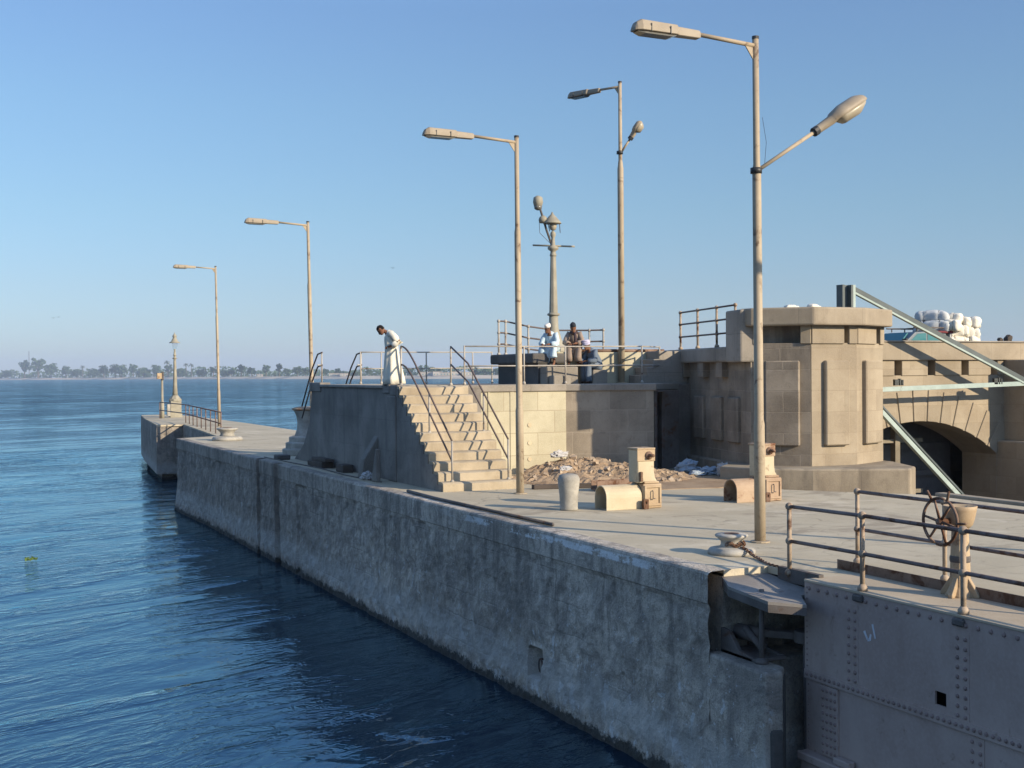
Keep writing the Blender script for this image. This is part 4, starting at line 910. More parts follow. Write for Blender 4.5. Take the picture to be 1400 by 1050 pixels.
def side_arm(t, base, top, L=0.75, r=0.19):
    base, top = Vector(base), Vector(top); d = (top - base).normalized()
    MB().tube([base, top], 0.032, 10).build('side_arm', 'pole', t, True)
    MB().tube([base - Vector((0, 0, 0.07)) - Vector((0.06, 0, 0)), base + Vector((-0.06, 0, 0.02))], 0.095, 12).build('clamp', 'clip', t, True)
    cobra_head(t, top, d, L, r)
side_arm(p1, (12.17, 16.7, 9.27), (13.3, 16.7, 9.97), 1.02, 0.2)
w = MB(); w.tube([(12.18, 16.62, 10.1), (12.24, 16.6, 9.7), (12.22, 16.62, 9.35)], 0.004, 4); w.build('cable', 'clip', p1)
p5 = lamp_post((18.39, 32.07, PZ), 8.9, 'double-headed lamp post on the upper platform beside the parapet', arm=(-0.38, 0.92, 0.03), arm_len=0.75, z_joint=(6.35, 6.5))
side_arm(p5, (18.42, 32.05, PZ + 6.84), (18.63, 31.89, PZ + 7.22), 0.5, 0.175)
w = MB(); w.tube([(18.39 + 0.085 * math.cos(a * 1.7), 32.07 + 0.085 * math.sin(a * 1.7), PZ + 0.5 + 0.11 * a) for a in range(14)], 0.008, 5); w.build('wire', 'clip', p5)

def ornate_lamp():
    X, Y, zb = 17.04, 33.85, 6.56
    t = thing('ornate_lamp_post', 'old fluted cast iron lamp column with crooked arm behind the seated men', 'lamp post', (X, Y, zb))
    m = MB(); m.lathe([(0.42, 0), (0.42, 0.18), (0.36, 0.24), (0.30, 0.34), (0.22, 0.55), (0.15, 0.8), (0.135, 1.18)], (X, Y, zb), 16); m.build('base', 'cast', t, True)
    m = MB(); rings = []
    for zz, r in ((1.18, 0.132), (1.24, 0.132), (3.0, 0.085)):
        rings.append(m.ring((X, Y, zb + zz), (0, 0, 1), r, r, 24, fn=lambda th: 1 - 0.05 * (math.cos(8 * th) > 0)))
    m.loft(rings); m.build('shaft', 'cast', t)
    m = MB(); m.lathe([(0.13, 1.17), (0.19, 1.19), (0.19, 1.24), (0.13, 1.27)], (X, Y, zb), 16); m.build('collar', 'cast', t, True); m = MB(); m.lathe([(0.086, 2.98), (0.11, 3.02), (0.085, 3.08), (0.08, 3.14), (0.16, 3.2), (0.17, 3.26), (0.07, 3.32), (0.05, 3.55), (0.085, 3.62), (0.08, 3.7), (0.03, 3.76)], (X, Y, zb), 14); m.build('capital', 'cast', t, True)
    m = MB()
    sx, sy = R0.x, R0.y
    m.tube([(X - sx * 0.62, Y - sy * 0.62, zb + 3.33), (X + sx * 0.66, Y + sy * 0.66, zb + 3.28)], 0.03, 6)
    m.build('ladder_bar', 'cast', t, True)
    m = MB()
    def q(a, z): return (X + sx * a, Y + sy * a, zb + z)
    m.tube([q(-0.03, 3.3), q(-0.2, 3.8), q(-0.36, 4.35), q(-0.42, 4.55)], 0.035, 8); m.build('crooked_arm', 'old_iron', t, True)
    m = MB(); m.lathe([(0.02, 0), (0.10, 0.0), (0.14, 0.1), (0.11, 0.18), (0.04, 0.23)], q(-0.30, 4.0), 12); m.build('gear_cover', 'cast', t, True)
    m = MB(); m.lathe([(0.05, -0.08), (0.12, -0.02), (0.155, 0.12), (0.135, 0.26), (0.05, 0.31)], q(-0.45, 4.52), 14); h = m.build('lamp_head', 'cast', t, True)
    MB().lathe([(0.04, -0.11), (0.11, -0.07), (0.13, 0.02), (0.10, 0.03)], q(-0.45, 4.50), 14).build('lens', 'lens', h, True)
    m = MB(); m.lathe([(0.28, 0), (0.28, 0.025), (0.19, 0.13), (0.11, 0.22), (0.04, 0.29), (0.025, 0.35)], q(-0.02, 3.78 + 0.2), 18); m.build('bell_shade', 'cast', t, True)
    m = MB(); m.lathe([(0.07, 0.22), (0.11, 0.2), (0.115, 0.08), (0.085, 0.0), (0.03, -0.03)], q(0.0, 3.8), 14); m.build('globe', 'lens_cream', t, True)
    m = MB(); m.tube([q(-0.15, 4.0), q(-0.1, 3.75)], 0.012, 5); m.tube([q(0.2, 3.98), q(0.22, 3.7)], 0.012, 5); m.tube([q(-0.42, 4.1), q(-0.40, 3.7), q(-0.1, 3.4)], 0.008, 5); m.build('wire', 'old_iron', t)
ornate_lamp()
def end_lamp():
    X, Y = 14.75, 87.0; t = thing('lantern_post', 'old tapering lantern post on a square pedestal at the quay end', 'lamp post', (X, Y, DZ))
    m = MB()
    a = 0.40
    m.box(X - a, X + a, Y - a, Y + a, DZ - .05, DZ + 0.32); m.box(X - a * .9, X + a * .9, Y - a * .9, Y + a * .9, DZ + 0.32, DZ + 1.1); m.prism([(X + math.cos(q) * 0.44, Y + math.sin(q) * 0.44) for q in [math.pi / 4 * k + 0.39 for k in range(8)]], DZ + 1.1, DZ + 1.25); m.lathe([(0.40, 1.25), (0.2, 1.5)], (X, Y, DZ), 8)
    m.build('pedestal', 'cast', t, bevel=0.02)
    m = MB(); m.lathe([(0.19, 1.45), (0.145, 2.1), (0.10, 3.5), (0.085, 4.0)], (X, Y, DZ), 14); m.build('shaft', 'cast', t, True)
    m = MB(); m.lathe([(0.09, 3.98), (0.18, 4.02), (0.09, 4.08), (0.07, 4.2), (0.14, 4.24), (0.08, 4.3), (0.05, 4.6), (0.10, 4.66)], (X, Y, DZ), 12); m.build('collar', 'cast', t, True)
    m = MB(); m.lathe([(0.08, 4.66), (0.16, 4.75), (0.20, 4.95), (0.17, 5.08)], (X, Y, DZ), 14); m.build('lantern', 'lantern', t, True)
    m = MB(); m.lathe([(0.38, 5.08), (0.36, 5.12), (0.22, 5.2), (0.17, 5.35), (0.1, 5.42), (0.15, 5.5), (0.13, 5.6), (0.04, 5.7), (0.02, 5.8)], (X, Y, DZ), 14); m.build('lantern_cap', 'cast', t, True)
    MB().box(X - 0.62, X - 0.42, Y - 0.6, Y - 0.25, DZ + 0.1, DZ + 0.9).build('service_box', 'pot', t)
end_lamp()
def signal_post():
    X, Y = 13.6, 85.2; t = thing('signal_post', 'thin signal post with a small box head at the quay end', 'post', (X, Y, DZ))
    MB().tube([(X, Y, DZ), (X, Y, DZ + 1.1), (X, Y, DZ + 1.12), (X, Y, DZ + 3.1)], [0.14, 0.12, 0.085, 0.07], 10).build('pole', 'cast', t, True)
    MB().box(X - 0.34, X - 0.02, Y - 0.12, Y + 0.12, DZ + 2.62, DZ + 3.02).build('signal_box', 'tan_iron', t, bevel=0.02)
    MB().box(X - 0.02, X + 0.1, Y - 0.15, Y + 0.15, DZ + 2.55, DZ + 3.1).build('signal_back', 'old_iron', t, bevel=0.02)
signal_post()
def end_railing():
    t = thing('end_railing', 'rusty railing with thin balusters along the notch at the quay end', 'railing', (12.1, 58.7, DZ))
    A, B, C = Vector((12.05, 58.7, DZ)), Vector((13.5, 76.0, DZ)), Vector((13.4, 85.0, DZ))
    for k in range(9):
        p = A.lerp(B, (k / 8) ** 1.0); MB().tube([p, p + Vector((0, 0, 1.08))], 0.03, 6).build('post', 'rail', t, True)
    for p in (C,): MB().tube([p, p + Vector((0, 0, 1.08))], 0.03, 6).build('post', 'rail', t, True)
    for z in (0.55, 1.08):
        u = Vector((0, 0, z)); MB().tube([A + u, B + u, C + u], 0.035, 6).build('rail', 'rail', t, True)
end_railing()

# ------------------------------------------------------------------ deck furniture
def mushroom(loc, s, name, label, mat='pot'):
    x, y, z = loc; t = thing(name, label, 'bollard', loc)
    MB().lathe([(0.0, 0), (0.37 * s, 0), (0.37 * s, 0.05 * s), (0.34 * s, 0.085 * s), (0.26 * s, 0.10 * s), (0.2 * s, 0.11 * s)], loc, 24).build('base', mat, t, True)
    MB().lathe([(0.2 * s, 0.10 * s), (0.165 * s, 0.15 * s), (0.17 * s, 0.2 * s), (0.22 * s, 0.245 * s), (0.255 * s, 0.27 * s), (0.26 * s, 0.29 * s), (0.24 * s, 0.305 * s), (0.1 * s, 0.31 * s), (0.0, 0.31 * s)], loc, 24).build('head', mat, t, True)
    MB().lathe([(0.0, 0.312 * s), (0.12 * s, 0.312 * s), (0.12 * s, 0.318 * s), (0.0, 0.322 * s)], loc, 16).build('worn_top', 'rust_iron', t)
mushroom((11.0, 15.85, DZ), 0.98, 'mooring_bollard', 'squat mushroom bollard wrapped with rusty chain by the near post')
mushroom((11.35, 54.0, DZ), 1.75, 'mooring_bollard', 'squat mushroom bollard near the far end of the quay')
def chain():
    t = MB(); pts = []
    for k in range(30): a = -2.6 + 4.9 * k / 29; pts.append(Vector((11.0 + 0.185 * math.cos(a), 15.85 + 0.185 * math.sin(a), DZ + 0.155 + 0.02 * math.sin(k))))
    A = Vector((11.02, 15.64, DZ + 0.14)); B = Vector((10.80, 14.25, DZ + 0.03))
    seq = pts[:18] + [A + (B - A) * (k / 26) + Vector((0.05 * math.sin(k * 0.25), 0, -0.11 * min(1, k / 7) * (1 - k / 40))) for k in range(27)]
    acc = []
    for a, b in zip(seq, seq[1:]): acc.append(((a + b) / 2, (b - a).normalized()))
    for k, (c, d) in enumerate(acc):
        s = d.cross(Vector((0, 0, 1))).normalized(); u = s.cross(d).normalized(); n = s if k % 2 else u
        ring = [c + d * 0.042 * math.cos(q) + n * 0.025 * math.sin(q) for q in [2 * math.pi * j / 8 for j in range(9)]]
        ring = [Vector((p.x, p.y, max(p.z, DZ + 0.012))) for p in ring]
        t.tube(ring, 0.010, 5, False)
    tag(t.build('mooring_chain', 'rust_iron', smooth=True), 'rusty chain looped round the near bollard and trailing to the gate', 'chain')
chain()
def pot():
    o = MB().lathe([(0.0, 0), (0.18, 0), (0.185, 0.03), (0.18, 0.06), (0.19, 0.3), (0.215, 0.5), (0.225, 0.6), (0.215, 0.66), (0.185, 0.71), (0.11, 0.735), (0.0, 0.74)], (11.62, 22.45, DZ), 24)
    tag(o.build('stone_bollard', 'pot', smooth=True), 'rounded stone bollard like an urn standing beside the cream winch', 'bollard')
pot()
def capstan():
    x, y = 11.75, 42.9; t = thing('capstan', 'stone capstan with flared body and rusty cap on a stepped base', 'capstan', (x, y, DZ))
    m = MB(); m.lathe([(0.8, 0), (0.8, 0.2), (0.68, 0.22), (0.68, 0.42), (0.56, 0.44), (0.56, 0.62), (0.42, 0.66)], (x, y, DZ), 20); m.build('base', 'pot', t, bevel=0.02)
    m = MB(); m.lathe([(0.38, 0.64), (0.29, 0.9), (0.27, 1.1), (0.31, 1.35), (0.40, 1.55)], (x, y, DZ), 12); m.build('drum', 'pot', t)
    m = MB(); m.lathe([(0.40, 1.54), (0.45, 1.57), (0.45, 1.63), (0.2, 1.68), (0, 1.69)], (x, y, DZ), 20); m.build('cap', 'tan_rust', t, True)
    m = MB(); m.tube([(x + 0.1, y - 0.4, DZ + 0.9), (x + 0.12, y - 0.46, DZ + 1.6), (x + 0.3, y - 0.4, DZ + 2.4)], 0.04, 6); m.build('lever', 'old_iron', t, True)
capstan()

def winch(x0, label, mhood, mcol, mbase, L=0.82):
    Y = 22.2; t = thing('gate_winch', label, 'winch', (x0, Y, DZ), 'winches on the quay')
    # arched hood, an open shell
    w, hs, r = 0.25, 0.24, 0.25
    outer = [(-w, 0)] + [(-r * math.cos(a), hs + r * math.sin(a)) for a in [math.pi * k / 12 for k in range(13)]] + [(w, 0)]
    q = 0.022; inner = [(w - q, 0)] + [((r - q) * math.cos(a), hs + (r - q) * math.sin(a)) for a in [math.pi * k / 12 for k in range(13)]] + [(-w + q, 0)]
    m = MB(); n = len(outer)
    for X in (x0, x0 + L): m.v += [Vector((X, Y + a, DZ + b)) for a, b in outer] + [Vector((X, Y + a, DZ + b)) for a, b in inner[::-1]]
    N = 2 * n
    for i in range(n - 1):
        m.f += [(i, i + 1, N + i + 1, N + i), (n + i, N + n + i, N + n + i + 1, n + i + 1), (i, n + i, n + i + 1, i + 1), (N + i, N + i + 1, N + n + i + 1, N + n + i)]
    m.f += [(0, N, N + n, n), (n - 1, 2 * n - 1, N + 2 * n - 1, N + n - 1)]
    m.build('hood', mhood, t)
    m = MB(); m.tube([(x0 + L - 0.06, Y, DZ + 0.24), (x0 + L + 0.12, Y, DZ + 0.24)], 0.2, 18); m.tube([(x0 + L - 0.3, Y, DZ + 0.24), (x0 + L - 0.06, Y, DZ + 0.24)], 0.11, 14); m.build('coupling', mcol, t, True)
    X = x0 + L + 0.02
    b = MB(); b.box(X, X + 0.44, Y - 0.28, Y + 0.22, DZ, DZ + 0.50); b.box(X + 0.04, X + 0.40, Y - 0.25, Y + 0.2, DZ + 0.5, DZ + 0.55); b.build('gear_case', mbase, t, bevel=0.02, seg=2)
    f = MB()
    for (a, c, z0, z1) in ((0.02, 0.42, 0.42, 0.47), (0.02, 0.42, 0.05, 0.10), (0.02, 0.07, 0.10, 0.42), (0.37, 0.42, 0.10, 0.42)): f.box(X + a, X + c, Y - 0.305, Y - 0.27, DZ + z0, DZ + z1)
    f.build('door_frame', mbase, t, bevel=0.006)
    h = MB(); h.tube([(X + 0.2, Y - 0.3, DZ + 0.36), (X + 0.2, Y - 0.33, DZ + 0.35), (X + 0.2, Y - 0.33, DZ + 0.2), (X + 0.25, Y - 0.33, DZ + 0.2)], 0.012, 6); h.build('door_handle', 'old_iron', t)
    c = MB(); c.extrude([(-0.08, 0.52), (0.40, 0.52), (0.33, 0.62), (0.31, 0.75), (0.31, 1.2), (-0.08, 1.2)], (1, 0, 0), (0, 0, 1), (0, 1, 0), (X, Y - 0.2, DZ), 0.38); c.build('column', mcol, t, bevel=0.015)
    c = MB(); c.box(X - 0.1, X + 0.33, Y - 0.22, Y + 0.2, DZ + 1.2, DZ + 1.235); c.box(X - 0.1, X + 0.325, Y - 0.215, Y - 0.2, DZ + 0.96, DZ + 1.2); c.build('column_cap', mbase, t, bevel=0.01)
    s = MB(); s.tube([(X + 0.17, Y - 0.21, DZ + 1.08), (X + 0.17, Y - 0.24, DZ + 1.08)], 0.085, 14); s.tube([(X + 0.17, Y - 0.23, DZ + 1.08), (X + 0.2, Y - 0.36, DZ + 1.08)], 0.035, 10); s.build('crank_shaft', 'rust_iron', t, True)
    s = MB(); s.box(X - 0.06, X + 0.06, Y - 0.4, Y - 0.33, DZ + 0.0, DZ + 0.2); s.box(X - 0.02, X + 0.02, Y - 0.4, Y - 0.2, DZ + 0.1, DZ + 0.16); s.build('lug', 'rust_iron', t, bevel=0.006); s = MB(); s.box(X - 0.05, X, Y - 0.27, Y - 0.2, DZ + 0.55, DZ + 0.75); s.build('latch', 'rust_iron', t, bevel=0.006)
winch(12.22, 'cream lock winch with open arched hood near the stone bollard', 'cream_paint', 'cream_paint', 'tan_iron')
winch(15.38, 'rust streaked lock winch with arched hood behind the nearest post', 'tan_rust', 'cream_paint', 'tan_rust', 0.68)

def handwheel():
    x, y = 11.38, 11.55; t = thing('valve_pedestal', 'tan cast pedestal with spoked handwheel on the gate walkway', 'valve stand', (x, y, DZ))
    m = MB(); m.lathe([(0.17, 0.02), (0.155, 0.06), (0.125, 0.12), (0.115, 0.5), (0.10, 0.82), (0.12, 0.86)], (x, y, DZ), 18)
    for k in range(4):
        a = 0.3 + math.pi / 2 * k; d = Vector((math.cos(a), math.sin(a), 0)); s = Vector((-d.y, d.x, 0))
        c = Vector((x, y, DZ)); m.extrude([(0.09, 0.0), (0.25, 0.0), (0.25, 0.04), (0.11, 0.25)], d, (0, 0, 1), s, c - s * 0.03, 0.06)
    m.build('pedestal', 'tan_iron', t, bevel=0.006)
    m = MB(); m.lathe([(0.18, 0.0), (0.18, 0.025), (0.12, 0.03)], (x, y, DZ), 18); m.build('base_flange', 'tan_iron', t)
    m = MB(); m.lathe([(0.11, 0.84), (0.15, 0.88), (0.175, 0.96), (0.195, 1.06), (0.205, 1.11), (0.195, 1.115), (0.165, 1.08), (0.0, 1.06)], (x, y, DZ), 22); m.build('gear_bowl', 'tan_iron', t, True)
    m = MB(); m.lathe([(0.118, 0.42), (0.125, 0.44), (0.125, 0.48), (0.118, 0.5)], (x, y, DZ), 18); m.build('band', 'old_iron', t)
    wx, wz, r = x - 0.30, DZ + 0.93, 0.285
    wy = y + 0.02
    m = MB(); m.tube([(wx, wy + r * math.sin(a), wz + r * math.cos(a)) for a in [2 * math.pi * k / 32 for k in range(33)]], 0.019, 8, False); wh = m.build('handwheel', 'rust_iron', t, True)
    m = MB(); m.tube([(wx - 0.04, wy, wz), (x - 0.1, wy, wz)], 0.04, 10)
    for k in range(6):
        a = 0.35 + math.pi / 3 * k; m.tube([(wx, wy, wz), (wx, wy + r * math.sin(a), wz + r * math.cos(a))], [0.02, 0.014], 6)
    m.build('spoke', 'rust_iron', wh, True)
    m = MB()
    for a in (-0.42, 0.5): m.tube([(wx, wy + r * math.sin(a), wz + r * math.cos(a)), (wx - 0.02, wy + (r + 0.13) * math.sin(a), wz + (r + 0.13) * math.cos(a))], 0.017, 7)
    m.tube([(wx - 0.02, wy - 0.28, wz), (wx - 0.02, wy - 0.44, wz + 0.02)], 0.015, 7); m.build('wheel_handle', 'rust_iron', wh, True)
handwheel()

# ------------------------------------------------------------------ lock gate
def lock_gate():
    GX = 10.5; Y0, Y1 = 3.5, 13.45
    t = thing('lock_gate', 'open riveted steel lock gate leaf with purple-grey paint', 'lock gate', (GX, 13.4, 0))
    def rivet(m, y, z, r=0.028, x=GX): 
        n = 7; c = Vector((x, y, z)); m.loft([[c + Vector((-h, math.cos(2 * math.pi * i / n) * q, math.sin(2 * math.pi * i / n) * q)) for i in range(n)] for q, h in ((r, -0.002), (r * 0.85, r * 0.45), (r * 0.4, r * 0.7))])
    def dims(y): return 1.0
    hy0, hy1, hz0, hz1 = 10.88, 11.06, 2.09, 2.25
    m = MB()
    # skin with a real square drain hole
    for (a, b, c, d) in ((Y0, hy0, 1.95, 3.17), (hy1, Y1, 1.95, 3.17), (hy0, hy1, 1.95, hz0), (hy0, hy1, hz1, 3.17)): m.box(GX, GX + 0.03, a, b, c, d)
    for yc in (12.5, 10.64, 8.8, 6.96, 5.1): m.box(GX - 0.004, GX + 0.01, yc - 0.115, yc + 0.115, 2.0, 3.02)
    m.mark(1)
    y = Y1 - 0.1
    while y > Y0: rivet(m, y, 3.09, 0.03); y -= 0.185
    for k in range(16): rivet(m, Y1 - 0.05, 3.1 - 0.075 * k, 0.014)
    for yc in (12.5, 10.64, 8.8, 6.96, 5.1):
        for k in range(9):
            for dy in (-0.06, 0.06): rivet(m, yc + dy, 2.93 - 0.11 * k, 0.027, GX - 0.004)
    m.build('upper_skin', ['gate', 'rivet'], t)
    lo = MB(); lo.box(GX + 0.02, GX + 0.05, Y0, Y1, -1.5, 1.95)
    for yc in (10.44, 8.6): lo.box(GX + 0.014, GX + 0.03, yc - 0.115, yc + 0.115, 0.95, 1.86)
    lo.mark(1)
    for k in range(24): rivet(lo, Y1 - 0.05, 1.8 - 0.09 * k, 0.015, GX + 0.02)
    for yc in (10.44, 8.6):
        for k in range(9):
            for dy in (-0.06, 0.06): rivet(lo, yc + dy, 1.80 - 0.11 * k, 0.027, GX + 0.014)
    lo.build('lower_skin', ['gate', 'rivet'], t)
    s = MB(); s.box(GX - 0.014, GX + 0.02, Y0, Y1, 1.885, 2.005); s.mark(1)
    y = Y1 - 0.06
    while y > Y0: rivet(s, y, 1.945, 0.028, GX - 0.014); y -= 0.092
    s.build('seam_strip', ['gate', 'rivet'], t)
    p = MB(); p.box(GX - 0.008, GX + 0.022, 12.78, 13.12, 0.95, 1.86); p.mark(1)
    for i in range(4):
        for k in range(9): rivet(p, 12.83 + 0.08 * i, 1.80 - 0.1 * k, 0.026, GX - 0.008)
    p.build('splice_plate', ['gate', 'rivet'], t)
    b = MB(); b.box(GX - 0.16, GX + 0.03, Y0, Y1 - 0.02, 0.82, 0.93); b.box(GX - 0.10, GX + 0.03, Y0, Y1 - 0.02, -1, 0.82); b.box(GX - 0.12, GX, 12.45, 12.75, 0.93, 1.02); b.build('fender', 'gate', t, bevel=0.015)
    w = MB(); w.box(GX - 0.012, GX + 1.0, Y0, Y1, 3.17, 3.2); w.build('walkway', 'gate_top', t, bevel=0.004)
    k = MB(); k.box(GX + 0.96, GX + 0.98, Y0, 13.95, 3.2, 3.33); k.box(GX + 0.98, GX + 1.1, Y0, 13.95, 3.2, 3.22); k.build('kerb_angle', 'rust_iron', t)
    h = MB(); h.box(GX + 0.3, GX + 0.32, hy0 - 0.2, hy1 + 0.2, hz0 - 0.2, hz1 + 0.2); h.box(GX + 0.85, GX + 0.9, Y0, Y1, -1.5, 3.16); h.build('void_backing', 'hole', t)  # black sheets: the dark inside the hollow gate put into their colour
    q = MB(); q.tube([(GX + 0.2, Y1 + 0.02, -1.5), (GX + 0.2, Y1 + 0.02, 2.35)], 0.17, 18); q.box(GX + 0.03, GX + 0.9, Y1 - 0.03, Y1, -1.5, 3.16); q.build('heel_post', 'old_iron', t, True)
    # post shoes hanging over the edge
    for y in (12.37, 10.67, 8.97): MB().box(GX - 0.05, GX + 0.02, y - 0.09, y + 0.09, 3.07, 3.16).build('post_shoe', 'old_iron', t, bevel=0.02)
    # chalk strokes
    c = MB()
    def stroke(pts, wd=0.02):
        for (ya, za), (yb, zb) in zip(pts, pts[1:]):
            d = Vector((0, yb - ya, zb - za)); nn = Vector((0, -d.z, d.y)).normalized() * wd
            a, b_ = Vector((GX - 0.003, ya, za)), Vector((GX - 0.003, yb, zb)); c.add([a + nn, b_ + nn * 0.6, b_ - nn * 0.6, a - nn, a + nn + Vector((0.003, 0, 0)), b_ + nn * 0.6 + Vector((0.003, 0, 0)), b_ - nn * 0.6 + Vector((0.003, 0, 0)), a - nn + Vector((0.003, 0, 0))], [(0, 1, 2, 3), (7, 6, 5, 4), (0, 4, 5, 1), (2, 6, 7, 3)])
    stroke([(12.27, 2.72), (12.21, 2.62), (12.17, 2.62), (12.15, 2.70)]); stroke([(12.12, 2.83), (12.07, 2.66)], 0.016)
    c.build('chalk_mark', 'chalk', t)
lock_gate()

def hinge_gear():
    t = thing('gate_anchor', 'heavy iron anchor bracket holding the lock gate hinge in its recess', 'bracket', (10.3, 14.0, 2.05))
    m = MB(); m.extrude([(0, 0), (0.75, 0), (0.75, 0.06), (0.42, 0.1), (0.2, 0.32), (0, 0.34)], (0, -1, 0), (0, 0, 1), (1, 0, 0), (9.95, 14.62, 2.05), 0.07)
    m.extrude([(0, 0), (0.75, 0), (0.75, 0.06), (0.42, 0.1), (0.2, 0.32), (0, 0.34)], (0, -1, 0), (0, 0, 1), (1, 0, 0), (10.4, 14.62, 2.05), 0.07); m.box(9.95, 10.47, 13.8, 14.6, 2.05, 2.10); m.build('cheek_plate', 'old_iron', t, bevel=0.01)
    m = MB(); m.tube([(10.2, 14.55, 2.33), (10.3, 14.1, 2.33)], 0.11, 12); m.tube([(10.15, 14.3, 2.42), (10.15, 13.9, 2.2)], 0.05, 8); m.build('barrel', 'old_iron', t, True)
    m = MB(); m.extrude([(-0.09, -0.05), (0.09, -0.05), (0.09, 0.05), (-0.09, 0.05)], (0.6, 0.8, 0), (0, 0, 1), (0.63, -0.77, 0), (10.35, 14.2, 2.36), 0.75); m.tube([(10.7, 13.62, 2.3), (10.7, 13.62, 2.46)], 0.2, 16); m.build('strap_arm', 'old_iron', t, bevel=0.01)
    m = MB(); m.tube([(10.02, 13.75, 2.05), (10.02, 13.75, 3.05)], 0.035, 8); m.lathe([(0.09, 0), (0.09, 0.05), (0.035, 0.08)], (10.02, 13.75, 2.05), 10); m.build('prop', 'old_iron', t, True)
    p = thing('hinge_cover', 'grey steel cover plate projecting over the gate hinge recess', 'cover plate', (10.2, 13.9, 3.1))
    pol = [(9.98, 14.62), (9.73, 14.1), (9.72, 13.2), (10.15, 12.96), (10.48, 13.5), (10.74, 13.5), (10.74, 14.62)]
    pz = [3.10, 3.06, 3.0, 2.96, 2.97, 3.0, 3.10]
    mb = MB(); n = len(pol); mb.add([(x, y, z) for (x, y), z in zip(pol, pz)] + [(x, y, z - 0.04) for (x, y), z in zip(pol, pz)], [tuple(range(n)), tuple(range(n, 2 * n))[::-1]] + [(i, (i + 1) % n, n + (i + 1) % n, n + i) for i in range(n)]); mb.build('plate', 'steel_plate', p)
    m = MB()
    for k in range(4):
        (xa, ya), (xb, yb), za, zb = pol[k], pol[k + 1], pz[k] - 0.042, pz[k + 1] - 0.042; dn = Vector((-(yb - ya), xb - xa, 0)).normalized() * 0.06; q = 0.012
        P0, P1 = Vector((xa, ya, 0)) + dn * q, Vector((xb, yb, 0)) + dn * q
        m.add([P0 + Z * za, P1 + Z * zb, P1 + dn + Z * zb, P0 + dn + Z * za, P0 + Z * (za - 0.10), P1 + Z * (zb - 0.10), P1 + dn + Z * (zb - 0.10), P0 + dn + Z * (za - 0.10)], [(0, 1, 2, 3), (7, 6, 5, 4), (0, 4, 5, 1), (1, 5, 6, 2), (2, 6, 7, 3), (3, 7, 4, 0)])
    m.build('edge_beam', 'old_iron', p)
    MB().box(10.7, 10.78, 13.4, 14.3, 3.05, 3.24).build('edge_angle', 'old_iron', p)
hinge_gear()

# ------------------------------------------------------------------ loose things on the quay
def rubble():
    rr = random.Random(11); m = MB(); cx, cy, ax, ay = 16.0, 28.9, 2.75, 2.1
    N = 46; v = []; f = []
    for j in range(N + 1):
        for i in range(N + 1):
            a, b = (i / N * 2 - 1), (j / N * 2 - 1); x, y = cx + a * ax, cy + b * ay
            d = math.sqrt(a * a + b * b); h = max(0, 1 - d * d)
            hh = 0.23 * h * (0.75 + 0.5 * noise.noise(Vector((x * 0.8, y * 0.8, 0)))) + (0.11 * noise.fractal(Vector((x * 2.6, y * 2.6, 1)), 0.7, 2, 4) + 0.02) * min(1, h * 3)
            hh += 0.34 * math.exp(-((x - 15.7) / 1.2) ** 2 - ((y - 30.0) / 1.0) ** 2)
            if d >= 1: hh = -0.05
            v.append((x, y, DZ + hh))
    for j in range(N):
        for i in range(N): q = j * (N + 1) + i; f.append((q, q + 1, q + N + 2, q + N + 1))
    m.add(v, f)
    m.mark(1)
    for k in range(360):
        a = rr.uniform(0, 6.28); q = math.sqrt(rr.random()); x, y = cx + math.cos(a) * q * ax * 0.98, cy + math.sin(a) * q * ay * 0.98
        h = max(0, 1 - q * q) * 0.21 + 0.34 * math.exp(-((x - 15.7) / 1.2) ** 2 - ((y - 30.0) / 1.0) ** 2)
        s = rr.choice([0.012, 0.012, 0.015, 0.015, 0.02, 0.02, 0.025, 0.03, 0.035, 0.05, 0.07]); o = Vector((x, y, DZ + h + s * 0.15))
        mt = Matrix.Rotation(rr.uniform(0, 6), 3, Vector((rr.gauss(0, 1), rr.gauss(0, 1), rr.gauss(0, 1))).normalized())
        pts = [o + mt @ Vector((sx * s * rr.uniform(.6, 1.3), sy * s * rr.uniform(.6, 1.1), sz * s * rr.uniform(.3, .8))) for sx, sy, sz in ((-1, -1, -1), (1, -1, -1), (1, 1, -1), (-1, 1, -1), (-1, -1, 1), (1, -1, 1), (1, 1, 1), (-1, 1, 1))]
        m.add(pts, [(3, 2, 1, 0), (4, 5, 6, 7), (0, 1, 5, 4), (1, 2, 6, 5), (2, 3, 7, 6), (3, 0, 4, 7)])
    tag(m.build('rubble_heap', ['dirt', 'rubble_stone']), 'heap of earth and broken stone against the cream wall', 'rubble', kind='stuff')
    # thin dusty earth spread on the deck in front of the walls
    m = MB(); pts = []
    for k in range(40):
        a = 2 * math.pi * k / 40; r = 1 + 0.15 * noise.noise(Vector((math.cos(a) * 2, math.sin(a) * 2, 5)))
        pts.append((17.0 + math.cos(a) * 2.6 * r, 27.0 + math.sin(a) * 2.0 * r))
    m.prism([(min(x, 19.2 - max(0, (26.5 - y)) * 0.3), y) for x, y in pts], DZ - 0.01, DZ + 0.012); tag(m.build('spilled_earth', 'dirt'), 'thin spread of brown earth over the deck before the walls', 'earth', kind='stuff')
rubble()
